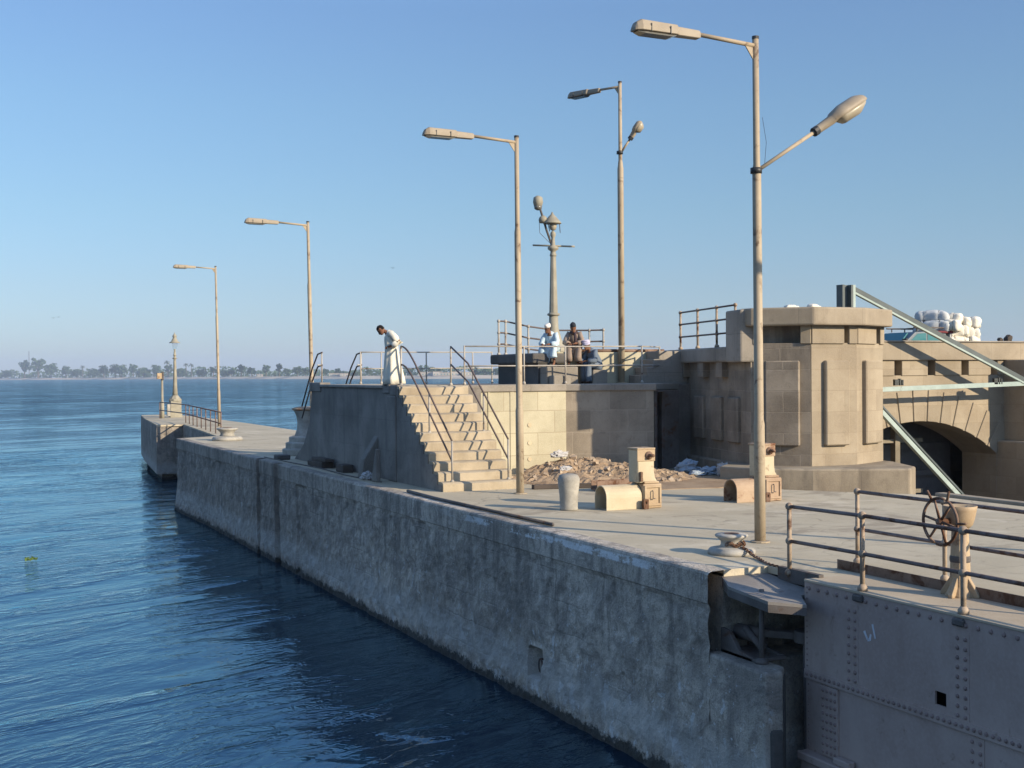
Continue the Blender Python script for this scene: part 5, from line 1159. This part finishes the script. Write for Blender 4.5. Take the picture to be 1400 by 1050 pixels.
def bag(loc, s, mat, label, name='plastic_bag', sc=(1, 1, 0.7)):
    m = MB(); rr = random.Random(int(loc[0] * 100 + loc[1] * 10)); c = Vector(loc); n, k = 26, 16; rings = []
    off = Vector((rr.random() * 9, rr.random() * 9, rr.random() * 9))
    for j in range(k + 1):
        th = math.pi * (0.03 + 0.94 * j / k); ring = []
        for i in range(n):
            d = Vector((math.cos(2 * math.pi * i / n) * math.sin(th), math.sin(2 * math.pi * i / n) * math.sin(th), -math.cos(th)))
            q = 1 + 0.45 * noise.noise(d * 2.2 + off) + 0.25 * noise.noise(d * 5 + off) + 0.3 * abs(noise.noise(d * 9 + off))
            ring.append(c + Vector((d.x * s * sc[0] * q, d.y * s * sc[1] * q, max(-s * sc[2] * 0.8, d.z * s * sc[2] * q) + s * sc[2] * 0.8)))
        rings.append(ring)
    m.loft(rings); tag(m.build(name, mat, smooth=False), label, 'plastic bag', 'litter beside the walls')
bag((15.3, 30.1, DZ + 0.50), 0.14, 'plastic', 'crumpled white bag on top of the rubble heap', sc=(1.6, 0.7, 0.7))
bag((14.9, 28.95, DZ + 0.22), 0.12, 'plastic', 'small white bag lying on the left slope of the rubble', sc=(1.4, 0.8, 0.6))
bag((18.7, 29.0, DZ), 0.28, 'plastic_blue', 'largest blue-grey bag in the litter by the dark recess')
bag((18.95, 28.3, DZ), 0.2, 'plastic_blue', 'low blue-grey bag in front of the largest litter bag', sc=(1.3, 1, 0.6))
bag((19.05, 27.8, DZ), 0.17, 'plastic', 'pale bag at the right end of the litter pile', sc=(1, 1, 1.1))
bag((18.5, 28.2, DZ), 0.16, 'plastic_blue', 'small flattened blue-grey bag at the left of the litter', sc=(1.4, 1, 0.5))
bag((10.3, 31.5, DZ), 0.16, 'plastic', 'white bag beside the leaning slab below the landing')
def scraps():
    t = thing('steel_trough', 'rusty steel channel lying before the rubble heap', 'steel channel', (14.5, 25.6, DZ))
    m = MB(); A = Vector((14.0, 25.75, DZ + 0.02)); d = Vector((1, 0.05, 0)).normalized(); m.extrude([(-0.16, 0), (0.16, 0), (0.16, 0.22), (0.13, 0.22), (0.13, 0.03), (-0.13, 0.03), (-0.13, 0.22), (-0.16, 0.22)], (0, 1, 0), (0, 0, 1), d, A, 1.5); m.build('channel', 'rust_iron', t)
    m = MB(); m.box(15.3, 15.34, 25.6, 26.0, DZ + 0.02, DZ + 0.26); m.box(15.5, 15.55, 25.7, 25.85, DZ, DZ + 0.24); m.build('end_plate', 'rust_iron', t)
    m = MB(); m.extrude([(-0.07, 0), (0.07, 0), (0.07, 0.11), (-0.07, 0.11)], (0, 1, 0), (0, 0, 1), Vector((1, -0.22, 0)).normalized(), (12.95, 26.9, DZ), 1.5); tag(m.build('timber_beam', 'wood', bevel=0.01), 'dark timber beam lying behind the second lamp post', 'beam')
    m = MB(); m.tube([(10.02, 27.6, DZ + 0.035), (9.97, 25.7, DZ + 0.035), (10.1, 20.15, DZ + 0.035)], 0.035, 8); tag(m.build('steel_pipe', 'old_iron', smooth=True), 'long dark pipe lying along the quay edge below the stairs', 'pipe')
    m = MB(); m.box(10.1, 10.55, 40.3, 40.8, DZ, DZ + 0.16); tag(m.build('stone_block', 'dark_stone', bevel=0.03), 'small dark block near the quay edge below the capstan', 'block')
    m = MB(); m.box(10.35, 10.75, 36.0, 37.5, DZ, DZ + 0.18); m.box(10.4, 10.7, 35.8, 37.2, DZ + 0.18, DZ + 0.28); tag(m.build('timber_stack', 'wood', bevel=0.02, jit=0.02), 'short stack of dark timbers at the foot of the landing block', 'timber')
    m = MB(); m.box(10.4, 10.72, 34.0, 34.7, DZ, DZ + 0.22); tag(m.build('dark_crate', 'wood', bevel=0.02), 'small dark box in the shade of the landing block', 'box')
    m = MB(); pts = [(10.05, 41.9, DZ + 0.015), (10.15, 39, DZ + 0.015), (10.3, 36, DZ + 0.015), (10.2, 33, DZ + 0.015), (10.35, 30.5, DZ + 0.015)]; m.tube(pts, 0.018, 6); tag(m.build('cable', 'old_iron', smooth=True), 'dark cable trailing along the shaded quay below the landing', 'cable')
    bag((13.4, 25.75, DZ + 0.0), 0.1, 'green_rag', 'green rag lying behind the stone bollard', 'rag', (1.6, 1, 0.5))
scraps()

# ------------------------------------------------------------------ truck with bales, sacks
def truck():
    zr = 5.74; Y0, Y1 = 28.0, 29.15
    t = thing('pickup_truck', 'blue-grey pickup truck loaded with bales behind the bridge parapet', 'truck', (27, 28.8, zr))
    prof = [(24.2, 0.35), (24.2, 0.7), (25.3, 0.9), (25.9, 1.38), (27.05, 1.43), (27.2, 0.98), (28.9, 0.96), (28.9, 0.35)]
    MB().extrude(prof, (1, 0, 0), (0, 0, 1), (0, 1, 0), (0, Y0, zr), Y1 - Y0).build('body', 'car_paint', t, bevel=0.04, seg=2)
    for nm, pr in (('side_window', [(25.55, 0.98), (25.98, 1.33), (26.3, 1.35), (26.3, 0.99)]), ('side_window', [(26.36, 0.99), (26.36, 1.35), (26.95, 1.37), (27.05, 1.0)])):
        MB().extrude(pr, (1, 0, 0), (0, 0, 1), (0, 1, 0), (0, Y0 - 0.008, zr), 0.03).build(nm, 'car_glass', t)
    w = MB(); w.extrude([(-0.02, 0), (0.02, 0), (0.02, 0.55), (-0.02, 0.55)], Vector((0.7, 0, -0.7)), Vector((0.68, 0, 0.73)), (0, 1, 0), (25.33, Y0 + 0.1, zr + 0.95), 0.95); w.build('windscreen', 'car_glass', t)
    for x in (24.9, 28.2):
        for y in (Y0 + 0.02, Y1 - 0.2): 
            wh = MB().tube([(x, y, zr + 0.32), (x, y + 0.18, zr + 0.32)], 0.32, 18).build('wheel', 'tyre', t, True); MB().tube([(x, y - 0.01, zr + 0.32), (x, y + 0.19, zr + 0.32)], 0.17, 12).build('rim', 'bracket_white', wh)
    m = MB(); m.box(25.42, 25.48, Y0 - 0.16, Y0 + 0.02, zr + 1.05, zr + 1.18); m.build('mirror', 'clip', t)
    rk = MB()
    for x in (26.0, 26.5, 27.0): rk.tube([(x, Y0 + 0.05, zr + 1.4), (x, Y0 + 0.05, zr + 1.5), (x, Y1 - 0.05, zr + 1.5), (x, Y1 - 0.05, zr + 1.4)], 0.02, 6)
    for y in (Y0, Y1): rk.tube([(25.85, y, zr + 1.51), (27.4, y, zr + 1.51)], 0.025, 6)
    rk.tube([(27.3, Y0, zr + 0.95), (27.3, Y0, zr + 1.55), (27.45, Y0, zr + 1.55), (27.45, Y0, zr + 0.95)], 0.025, 6)
    rk.build('roof_rack', 'old_iron', t)
    MB().box(27.22, 27.27, Y0 - 0.01, Y1, zr + 0.95, zr + 1.35).build('bed_headboard', 'bracket_white', t)
    return zr
XF = BRIDGE_XF
ZR = truck()
def bale(c, L, r, axis, mat, label, sq=0.8, cat='bale', group='bales loaded on the truck', name='cloth_bale', cord=True):
    m = MB(); c = Vector(c); d = Vector(axis).normalized(); rr = random.Random(int(c.x * 97 + c.z * 31)); off = Vector((rr.random() * 9, 0, rr.random() * 9)); rings = []; n = 26; K = 18
    side = d.cross(Vector((0, 0, 1))).normalized(); up = side.cross(d).normalized(); sag = rr.uniform(-0.06, 0.06)
    def surf(s, a, grow=1.0):
        rad = r * (max(0.0, 1 - abs(s) ** 9)) ** 0.45 * (1 - 0.10 * math.exp(-((abs(s) - 0.42) / 0.05) ** 2))
        ca, sa = math.cos(a), math.sin(a); e = 0.58
        x = math.copysign(abs(ca) ** e, ca); y = math.copysign(abs(sa) ** e, sa)
        q = 1 + 0.16 * noise.noise(Vector((ca * 1.4, sa * 1.4, s * 2.2)) + off) + 0.13 * noise.noise(Vector((ca * 3.5, sa * 3.5, s * 5)) + off) + 0.20 * abs(noise.noise(Vector((ca * 8, sa * 8, s * 9)) + off))
        return c + d * (s * L / 2 + 0.03 * noise.noise(Vector((ca * 3, sa * 3, 8)) + off)) + (side * x * rad + up * y * rad * sq) * q * grow + Vector((0, 0, sag * s - 0.05 * s * s))
    for k in range(K + 1):
        s = -0.997 + 1.994 * k / K; s = math.copysign(abs(s) ** 0.75, s)
        rings.append([surf(s, 2 * math.pi * i / n) for i in range(n)])
    m.loft(rings); o = m.build(name, mat, smooth=True); tag(o, label, cat, group)
    if cord:
        st = MB()
        for s in (-0.42, 0.42): st.tube([surf(s, 2 * math.pi * i / n, 1.01) for i in range(n + 1)], 0.007, 5, False)
        st.build('tie_cord', 'scarf', o)
bale((27.02, 28.5, 7.62), 1.0, 0.20, (0.62, -0.78, 0.02), 'bale_shaded', 'topmost long white bale coloured as in shade at the front of the load')
bale((26.92, 28.4, 7.29), 1.1, 0.22, (0.62, -0.78, 0.0), 'bale_shaded', 'long white bale coloured as in shade under the topmost one above the cab')
bale((27.30, 28.05, 7.34), 0.6, 0.20, (0.4, -0.9, 0.0), 'bale_white', 'white bale end beside the two long bales')
bale((27.50, 28.3, 7.52), 0.8, 0.205, (0.5, -0.86, 0.05), 'bale_white', 'white bale in the top row next to the long bales')
bale((27.80, 28.25, 7.47), 0.8, 0.205, (0.45, -0.89, 0.0), 'bale_white', 'middle white bale of the top row on the truck')
bale((28.10, 28.2, 7.40), 0.8, 0.215, (0.4, -0.9, 0.0), 'bale_white', 'white bale at the rear of the top row')
bale((27.58, 28.1, 7.16), 0.7, 0.215, (0.9, -0.35, 0.0), 'bale_white', 'white bale in the middle row behind the maroon cloth')
bale((28.02, 28.1, 7.10), 0.7, 0.225, (0.85, -0.45, 0.05), 'bale_white', 'white bale at the rear of the middle row')
bale((27.52, 28.05, 6.82), 0.75, 0.22, (0.95, -0.2, 0.0), 'bale_white', 'white bale at the bottom of the load beside the cab')
bale((28.02, 28.0, 6.80), 0.6, 0.23, (0.3, -0.9, 0.3), 'bale_white', 'upright white bale at the bottom rear of the load', sq=1.0)
def red_cloth():
    m = MB(); m.box(26.6, 27.32, 27.95, 28.8, ZR + 1.36, ZR + 1.42); m.box(27.27, 27.33, 27.96, 28.6, ZR + 0.98, ZR + 1.37); tag(m.build('maroon_blanket', 'bale_red', bevel=0.02, jit=0.02), 'maroon cloth folded under the bales behind the truck cab', 'cloth')
red_cloth()
bale((19.25, 25.1, 7.56), 0.42, 0.085, (1, -0.1, 0), 'bale_white', 'left white sack lying on top of the bridge pier', 0.9, 'sack', 'white sacks on the bridge pier', 'white_sack', False)
bale((19.95, 25.1, 7.57), 0.5, 0.10, (0.9, 0.3, 0), 'bale_white', 'right white sack lying on top of the bridge pier', 0.9, 'sack', 'white sacks on the bridge pier', 'white_sack', False)
def parapet_bundle():
    bale((27.75, 26.3, 6.89), 0.2, 0.085, (1, 0, 0), 'wood', 'small dark bundle on the far right end of the parapet', 1.1, 'bundle', 'dark bundles on the parapet', 'dark_bundle', False)
    bale((27.45, 26.3, 6.86), 0.15, 0.05, (1, 0, 0), 'wood', 'tiny dark bundle left of the larger one on the parapet', 1.0, 'bundle', 'dark bundles on the parapet', 'dark_bundle', False)
parapet_bundle()
XF = None

# ------------------------------------------------------------------ people
def skin_body(name, joints, edges, rad, parent, root):
    keys = list(joints); idx = {k: i for i, k in enumerate(keys)}
    me = bpy.data.meshes.new(name + '_cage'); me.from_pydata([Vector(joints[k]) for k in keys], [(idx[a], idx[b]) for a, b in edges], []); me.update()
    o = bpy.data.objects.new(name + '_cage', me); scene.collection.objects.link(o)
    sk = o.modifiers.new('skin', 'SKIN'); sub = o.modifiers.new('sub', 'SUBSURF'); sub.levels = 1; sub.render_levels = 1
    for k in keys:
        v = me.skin_vertices[0].data[idx[k]]; r = rad[k]; v.radius = (r, r) if not isinstance(r, tuple) else r; v.use_root = (k == root)
    dg = bpy.context.evaluated_depsgraph_get(); ev = o.evaluated_get(dg); m2 = ev.to_mesh()
    vs = [v.co.copy() for v in m2.vertices]; fs = [tuple(p.vertices) for p in m2.polygons]; ev.to_mesh_clear()
    bpy.data.objects.remove(o); bpy.data.meshes.remove(me)
    return vs, fs

def person(label, loc, facing, J, robe, sleeves, robe_mat, head_dir, hat=None, hat_mat=None, scarf=None, hem_fold=7, skirt=None):
    """J: joint positions in the figure's own frame (x forward, y to its left, z up)"""
    f = Vector((facing[0], facing[1], 0)).normalized(); l = Vector((-f.y, f.x, 0)); o = Vector(loc)
    W = lambda p: o + f * p[0] + l * p[1] + Vector((0, 0, p[2]))
    WD = lambda p: (f * p[0] + l * p[1] + Vector((0, 0, p[2]))).normalized()
    t = thing('person', label, 'person', loc)
    j = {k: W(v) for k, v in J.items()}
    edges = [('pelvis', 'waist'), ('waist', 'chest'), ('chest', 'neck'), ('neck', 'skull')]
    rad = dict(pelvis=0.13, waist=0.115, chest=0.135, neck=0.052, skull=0.06)
    for s in 'LR':
        edges += [('chest', 'sh' + s), ('sh' + s, 'el' + s), ('el' + s, 'wr' + s), ('wr' + s, 'pa' + s), ('pelvis', 'hip' + s), ('hip' + s, 'kn' + s), ('kn' + s, 'an' + s), ('an' + s, 'toe' + s)]
        rad.update({'sh' + s: 0.062, 'el' + s: 0.042, 'wr' + s: 0.03, 'pa' + s: (0.036, 0.022), 'hip' + s: 0.085, 'kn' + s: 0.06, 'an' + s: 0.04, 'toe' + s: 0.032})
    vs, fs = skin_body('body', j, edges, rad, t, 'pelvis')
    m = MB(); m.add(vs, fs)
    # hands: palm plus four fingers and a thumb, slightly curled
    for s in 'LR':
        d = (j['pa' + s] - j['wr' + s]).normalized(); side = d.cross(Vector((0, 0, 1))); side = side.normalized() if side.length > 0.1 else l; dn = side.cross(d).normalized()
        if dn.z > 0: dn = -dn
        p = j['pa' + s]
        for k, (off, L) in enumerate(((-0.03, 0.065), (-0.01, 0.078), (0.01, 0.074), (0.03, 0.058))):
            a = p + side * off + d * 0.005; m.tube([a, a + d * L * 0.45 + dn * 0.008, a + d * L * 0.75 + dn * 0.03, a + d * L * 0.8 + dn * 0.055], [0.0095, 0.009, 0.008, 0.0065], 7)
        sg = 1 if s == 'L' else -1; a = p - d * 0.035 + side * 0.03 * sg
        m.tube([a, a + side * 0.03 * sg + d * 0.02, a + side * 0.035 * sg + d * 0.055 + dn * 0.02], [0.011, 0.010, 0.008], 7)
    # head: jaw, brow, nose, ears formed on one lofted surface
    hd = WD(head_dir); up0 = (j['skull'] - j['neck']).normalized(); side = hd.cross(up0).normalized(); hu = side.cross(hd).normalized(); hc = j['skull'] + hu * 0.045 + hd * 0.02
    rings = []; n = 20
    for k, (zz, w, fr, bk) in enumerate(((-0.125, 0.02, 0.075, -0.02), (-0.118, 0.04, 0.092, 0.02), (-0.095, 0.056, 0.098, 0.05), (-0.065, 0.065, 0.096, 0.075), (-0.03, 0.070, 0.094, 0.092), (0.0, 0.073, 0.090, 0.10), (0.03, 0.075, 0.097, 0.102), (0.06, 0.073, 0.092, 0.10), (0.09, 0.062, 0.074, 0.085), (0.112, 0.04, 0.045, 0.055), (0.122, 0.012, 0.012, 0.015))):
        ring = []
        for i in range(n):
            a = 2 * math.pi * i / n; ca, sa = math.cos(a), math.sin(a); rx = fr if ca > 0 else bk
            bump = 0.022 * max(0, 1 - (a if a < math.pi else 2 * math.pi - a) / 0.32) * (1 if -0.07 < zz < 0.01 else 0) * (1.2 if zz < -0.02 else 0.6)
            eye = -0.008 * (1 if 0.25 < abs(math.atan2(sa, ca)) < 0.7 and abs(zz) < 0.015 else 0)
            ear = 0.014 * (1 if abs(abs(math.atan2(sa, ca)) - 1.65) < 0.18 and -0.05 < zz < 0.04 else 0)
            ring.append(hc + hd * (ca * rx + bump + eye) + side * sa * (w + ear) + hu * zz)
        rings.append(ring)
    m.loft(rings)
    m.build('body', 'skin', t, True)
    ey = MB()
    for s in (-1, 1): ey.ball(hc + hd * 0.084 + side * 0.03 * s, 0.011, 8, 6)
    ey.tube([hc + hd * 0.093 - side * 0.02 - hu * 0.075, hc + hd * 0.098 - hu * 0.077, hc + hd * 0.093 + side * 0.02 - hu * 0.075], 0.004, 5)
    ey.build('face_detail', 'eye', t, True)
    # hair or head cloth
    hr = MB(); rings = []
    for zz, w, fr, bk in ((-0.04, 0.074, -0.01, 0.10), (0.0, 0.078, 0.0, 0.107), (0.04, 0.080, 0.085, 0.108), (0.075, 0.076, 0.088, 0.10), (0.105, 0.058, 0.065, 0.078), (0.128, 0.02, 0.02, 0.03)):
        rings.append([hc + hd * (math.cos(a) * (fr if math.cos(a) > 0 else bk)) + side * math.sin(a) * w + hu * zz for a in [2 * math.pi * i / n for i in range(n)]])
    hr.loft(rings); hr.build('hair', 'hair', t, True)
    if hat == 'cap':
        c = MB(); c.loft([[hc + hd * (math.cos(a) * 0.098 - 0.005) + side * math.sin(a) * 0.086 * k + hu * zz for a in [2 * math.pi * i / n for i in range(n)]] for zz, k in ((0.055, 1.0), (0.075, 1.02), (0.115, 0.96), (0.14, 0.7), (0.148, 0.2))]); c.build('cap', hat_mat, t, True)
    elif hat == 'turban':
        c = MB()
        for w_ in range(5):
            tw = 0.25 * (w_ % 2 * 2 - 1)
            c.tube([hc + hd * (math.cos(a) * 0.098 - 0.01) + side * math.sin(a) * 0.09 + hu * (0.055 + 0.02 * w_ + 0.02 * math.sin(a + w_ * 2)) for a in [2 * math.pi * i / 20 for i in range(21)]], 0.028, 8, False)
        c.ball(hc + hu * 0.10, 0.085, 12, 8, (1, 1, 0.75)); c.build('turban', hat_mat, t, True)
    # robe: one lofted garment with folds, plus sleeves
    rb = MB(); pts = [W(p) for p, *_ in robe]; rings = []; N = 40
    for k, (p, rs, rf, amp) in enumerate(robe):
        a = pts[max(0, k - 1)]; b = pts[min(len(pts) - 1, k + 1)]; tdir = (b - a).normalized()
        sd = l - tdir * l.dot(tdir); sd.normalize(); fr = sd.cross(tdir).normalized()
        ring = []
        for i in range(N):
            q = 2 * math.pi * i / N; fold = 1 + amp * (math.sin(hem_fold * q + 0.6 * k) * 0.6 + noise.noise(Vector((math.cos(q) * 2.5, math.sin(q) * 2.5, k * 0.35 + loc[0]))) * 0.9)
            ring.append(pts[k] + sd * math.cos(q) * rs * fold + fr * math.sin(q) * rf * fold)
        rings.append(ring)
    rb.loft(rings, True)
    if skirt: skirt(rb, W)
    for s in 'LR':
        A, B, C = j['sh' + s], j['el' + s], j['wr' + s]; q = B.lerp(C, 0.85)
        path = [j['chest'].lerp(A, 0.55), A, A.lerp(B, 0.35), A.lerp(B, 0.7), B, B.lerp(C, 0.4), q]
        rr = [0.08, 0.080, 0.078, 0.076, 0.078, 0.070, 0.080]
        rg = []
        for k, p in enumerate(path):
            td = (path[min(k + 1, 6)] - path[max(k - 1, 0)]).normalized()
            rg.append(rb.ring(p - Vector((0, 0, 0.012 * (k > 3))), td, rr[k], rr[k] * 1.1, 16, fn=lambda th, k=k: 1 + 0.10 * math.sin(3 * th + k * 1.9) + 0.08 * noise.noise(Vector((math.cos(th) * 2, math.sin(th) * 2, k * 0.9)))))
        rb.loft(rg, True)
    rb.build('robe', robe_mat, t, True)
    if scarf:
        sc = MB(); nb = j['neck']; sc.tube([nb + WD((1, 0, 0)) * math.cos(a) * 0.09 + l * math.sin(a) * 0.095 + Vector((0, 0, -0.03 - 0.02 * math.cos(a))) for a in [2 * math.pi * i / 16 for i in range(17)]], 0.035, 8, False)
        sc.tube([nb + f * 0.1 + l * 0.05 - Vector((0, 0, 0.04)), nb + f * 0.13 + l * 0.07 - Vector((0, 0, 0.22)), nb + f * 0.14 + l * 0.07 - Vector((0, 0, 0.42))], [0.035, 0.05, 0.045], 8); sc.build('scarf', scarf, t, True)
    sn = MB()
    for s in 'LR':
        a, b = j['an' + s], j['toe' + s]; d = (b - a); d.z = 0; d = d.normalized(); sd = Vector((-d.y, d.x, 0)); zf = b.z - 0.035
        c = a.lerp(b, 0.45); sn.prism([(c.x + d.x * u + sd.x * v, c.y + d.y * u + sd.y * v) for u, v in ((-0.13, -0.03), (-0.13, 0.03), (0.02, 0.045), (0.14, 0.04), (0.16, 0), (0.14, -0.04), (0.02, -0.045))], zf, zf + 0.02)
        sn.tube([b - d * 0.02 - sd * 0.045 + Vector((0, 0, -0.02)), b - d * 0.02 + Vector((0, 0, 0.03)), b - d * 0.02 + sd * 0.045 + Vector((0, 0, -0.02))], 0.012, 5)
    sn.build('sandal', 'sandal', t)
    return t

LEFT = (-R0.x, -R0.y); TOCAM = (-F0.x, -F0.y)
# standing man: upright body, head hanging forward, hands at his waist
J = dict(pelvis=(0, 0, 0.94), waist=(0.0, 0, 1.08), chest=(0.03, 0, 1.27), neck=(0.14, 0, 1.44), skull=(0.235, 0, 1.475),
         shL=(0.02, 0.19, 1.385), elL=(-0.25, 0.27, 1.17), wrL=(0.0, 0.28, 1.05), paL=(0.08, 0.25, 1.035), shR=(0.03, -0.19, 1.385), elR=(-0.03, -0.30, 1.17), wrR=(0.08, -0.22, 1.05), paR=(0.14, -0.2, 1.035),
         hipL=(0, 0.09, 0.9), knL=(0.02, 0.10, 0.49), anL=(-0.03, 0.11, 0.085), toeL=(0.11, 0.12, 0.045), hipR=(0, -0.09, 0.9), knR=(0.0, -0.1, 0.49), anR=(-0.06, -0.11, 0.085), toeR=(0.08, -0.12, 0.045))
robe = [((-0.05, 0, 0.05), 0.255, 0.275, 0.16), ((-0.045, 0, 0.2), 0.245, 0.26, 0.16), ((-0.03, 0, 0.45), 0.225, 0.235, 0.13), ((-0.01, 0, 0.72), 0.205, 0.205, 0.09), ((-0.005, 0, 0.93), 0.20, 0.185, 0.04), ((0.005, 0, 1.08), 0.19, 0.175, 0.05), ((0.02, 0, 1.22), 0.205, 0.17, 0.05), ((0.035, 0, 1.33), 0.195, 0.155, 0.03), ((0.06, 0, 1.40), 0.13, 0.115, 0.02), ((0.095, 0, 1.43), 0.075, 0.075, 0.0), ((0.115, 0, 1.445), 0.06, 0.06, 0.0)]
person('man in a long white robe standing at the stair top with bowed head', (10.93, 31.27, PZ), LEFT, J, robe, None, 'robe_white', (0.66, 0.1, -0.70), None, None, None)
def seated(dz_foot=-0.4, lean=0.16, spread=0.16, knee=0.42, side=0.0):
    return dict(pelvis=(0, 0, 0.11), waist=(0.05, 0, 0.26), chest=(lean, 0, 0.45), neck=(lean + 0.12, side * 0.3, 0.605), skull=(lean + 0.18, side * 0.4, 0.67),
                shL=(lean + 0.02, 0.165, 0.525), elL=(lean + 0.12, 0.25, 0.28), wrL=(lean + 0.30, 0.11, 0.255), paL=(lean + 0.37, 0.05, 0.245), shR=(lean + 0.02, -0.165, 0.525), elR=(lean + 0.14, -0.25, 0.28), wrR=(lean + 0.32, -0.12, 0.25), paR=(lean + 0.39, -0.07, 0.235),
                hipL=(0.03, 0.10, 0.09), knL=(knee, spread + 0.02, 0.14), anL=(knee - 0.02, spread, dz_foot + 0.09), toeL=(knee + 0.12, spread + 0.02, dz_foot + 0.04), hipR=(0.03, -0.10, 0.09), knR=(knee, -spread - 0.02, 0.14), anR=(knee - 0.02, -spread, dz_foot + 0.09), toeR=(knee + 0.12, -spread - 0.02, dz_foot + 0.04))
def seated_robe(lean):
    return [((0.03, 0, 0.0), 0.20, 0.17, 0.04), ((0.02, 0, 0.12), 0.205, 0.175, 0.05), ((0.04, 0, 0.24), 0.185, 0.16, 0.06), ((lean * 0.65, 0, 0.36), 0.18, 0.15, 0.06), ((lean, 0, 0.47), 0.185, 0.14, 0.04), ((lean + 0.03, 0, 0.54), 0.155, 0.115, 0.03), ((lean + 0.07, 0, 0.58), 0.09, 0.085, 0.01), ((lean + 0.10, 0, 0.605), 0.06, 0.06, 0)]
def lap(knee, spread, hem, vee, foot):
    """skirt of a robe over parted knees: cloth tubes down each leg and a sheet hanging between them"""
    def make(rb, W):
        for g in (-1, 1):
            path = [(0.02, 0.09 * g, 0.12), (knee * 0.5, (0.07 + spread * 0.5) * g, 0.145), (knee - 0.03, (spread + 0.02) * g, 0.16), (knee + 0.05, (spread + 0.015) * g, 0.09), (knee + 0.035, spread * g, hem * 0.5), (knee + 0.02, spread * g, hem)]
            rad = [0.115, 0.105, 0.10, 0.095, 0.10, 0.115]; rg = []
            for k, p in enumerate(path):
                a, b = Vector(path[max(0, k - 1)]), Vector(path[min(5, k + 1)])
                rg.append([W(q) for q in rb.ring(p, b - a, rad[k], rad[k], 16, fn=lambda th, k=k: 1 + 0.09 * math.sin(4 * th + k * 1.3 + g) + 0.10 * noise.noise(Vector((math.cos(th) * 2, math.sin(th) * 2 + g, k * 0.8))))])
            rb.loft(rg)
        nu, nv = 14, 14; v = []
        for j in range(nv + 1):
            q = j / nv
            for i in range(nu + 1):
                u = -1 + 2 * i / nu; dip = 1 - u * u
                if q < 0.5:
                    k = q / 0.5; x = 0.10 + (knee - 0.02) * k; w = 0.10 + (spread - 0.06) * k; z = 0.20 - 0.10 * dip * k
                else:
                    k = (q - 0.5) / 0.5; x = knee + 0.08 + 0.03 * math.sin(k * 5 + u * 4) - 0.05 * dip; w = spread + 0.04; z = 0.20 - 0.10 * dip - k * (0.10 - hem * 0.35 + vee * (1 - abs(u)))
                v.append(W((x, u * w, z + 0.012 * noise.noise(Vector((u * 4, q * 6, knee))))))
        f = [(j * (nu + 1) + i, j * (nu + 1) + i + 1, (j + 1) * (nu + 1) + i + 1, (j + 1) * (nu + 1) + i) for j in range(nv) for i in range(nu)]
        rb.add(v, f)
    return make
person('man in a pale blue robe and white cap sitting on the stone ledge', (16.33, 32.42, 6.57), (-0.80, -0.60), seated(-0.4, 0.19, 0.18, 0.40), seated_robe(0.19), None, 'robe_sky', (0.86, -0.30, -0.34), 'cap', 'cap_white', skirt=lap(0.40, 0.18, -0.12, 0.26, 0))
person('man in a tan robe and dark cap sitting beside the column', (17.03, 32.42, 6.60), (-0.58, -0.81), seated(-0.42, 0.21, 0.13, 0.38), seated_robe(0.21), None, 'robe_tan', (0.85, 0.10, -0.42), 'cap', 'cap_dark', 'scarf', skirt=lap(0.38, 0.13, -0.26, 0.05, 0))
person('man in a slate blue robe and lilac turban sitting lowest in front', (17.5, 31.98, 6.08), (-0.95, -0.22), seated(-0.40, 0.18, 0.09, 0.38), seated_robe(0.18), None, 'robe_slate', (0.92, 0.12, -0.28), 'turban', 'turban', skirt=lap(0.38, 0.09, -0.33, 0.05, 0))

# ------------------------------------------------------------------ floating weed and birds
def weed():
    m = MB(); rr = random.Random(5); c = Vector((2.65, 43.30, 0.06))
    for k in range(26):
        p = c + Vector((rr.gauss(0, 0.10), rr.gauss(0, 0.09), 0.0)); a = Vector((rr.gauss(0, 1), rr.gauss(0, 1), rr.uniform(0.1, 0.6))).normalized(); b = a.orthogonal().normalized(); s = rr.uniform(0.05, 0.1)
        m.add([p + a * s * 1.6, p + b * s * 0.6, p - a * s * 0.4, p - b * s * 0.6], [(0, 1, 2, 3)])
    tag(m.build('water_hyacinth', 'weed'), 'small green clump of weed floating on the open water', 'water weed')
weed()
def bird(px, py, d, label):
    p = CAM + FW * d + RT * ((px - 700) / F_PX * d) + UP * ((525 - py) / F_PX * d); m = MB()
    s = 0.34; rt = RT
    m.ball(p, 0.08, 8, 6, (1, 2, 0.8))
    for g in (-1, 1): m.add([p, p + rt * g * s * 0.6 + Vector((0, 0.1, 0.28)), p + rt * g * s * 1.6 + Vector((0, 0, 0.12)), p + rt * g * s * 0.6 + Vector((0, -0.18, 0.2))], [(0, 1, 2, 3)])
    tag(m.build('bird', 'bird'), label, 'bird', 'birds over the river')
bird(537, 367, 260, 'dark bird flying alone in the sky above the standing man'); bird(73, 435, 300, 'right bird of the pair low over the left bank'); bird(79, 433, 310, 'left bird of the pair low over the left bank') if False else bird(80, 434, 310, 'tiny bird just right of its pair mate over left bank')

# ------------------------------------------------------------------ haze over the river
def haze():
    m = bpy.data.materials.new('haze'); m.use_nodes = True; n = m.node_tree.nodes; n.clear()
    out = n.new('ShaderNodeOutputMaterial'); v = n.new('ShaderNodeVolumePrincipled'); v.inputs['Color'].default_value = (0.62, 0.76, 1.0, 1); v.inputs['Density'].default_value = 0.00013; v.inputs['Anisotropy'].default_value = 0.0
    m.node_tree.links.new(v.outputs[0], out.inputs['Volume'])
    o = MB().box(-9500, 9500, -9500, 9500, -3.0, 130).build('haze', m); tag(o, kind='stuff')
haze()
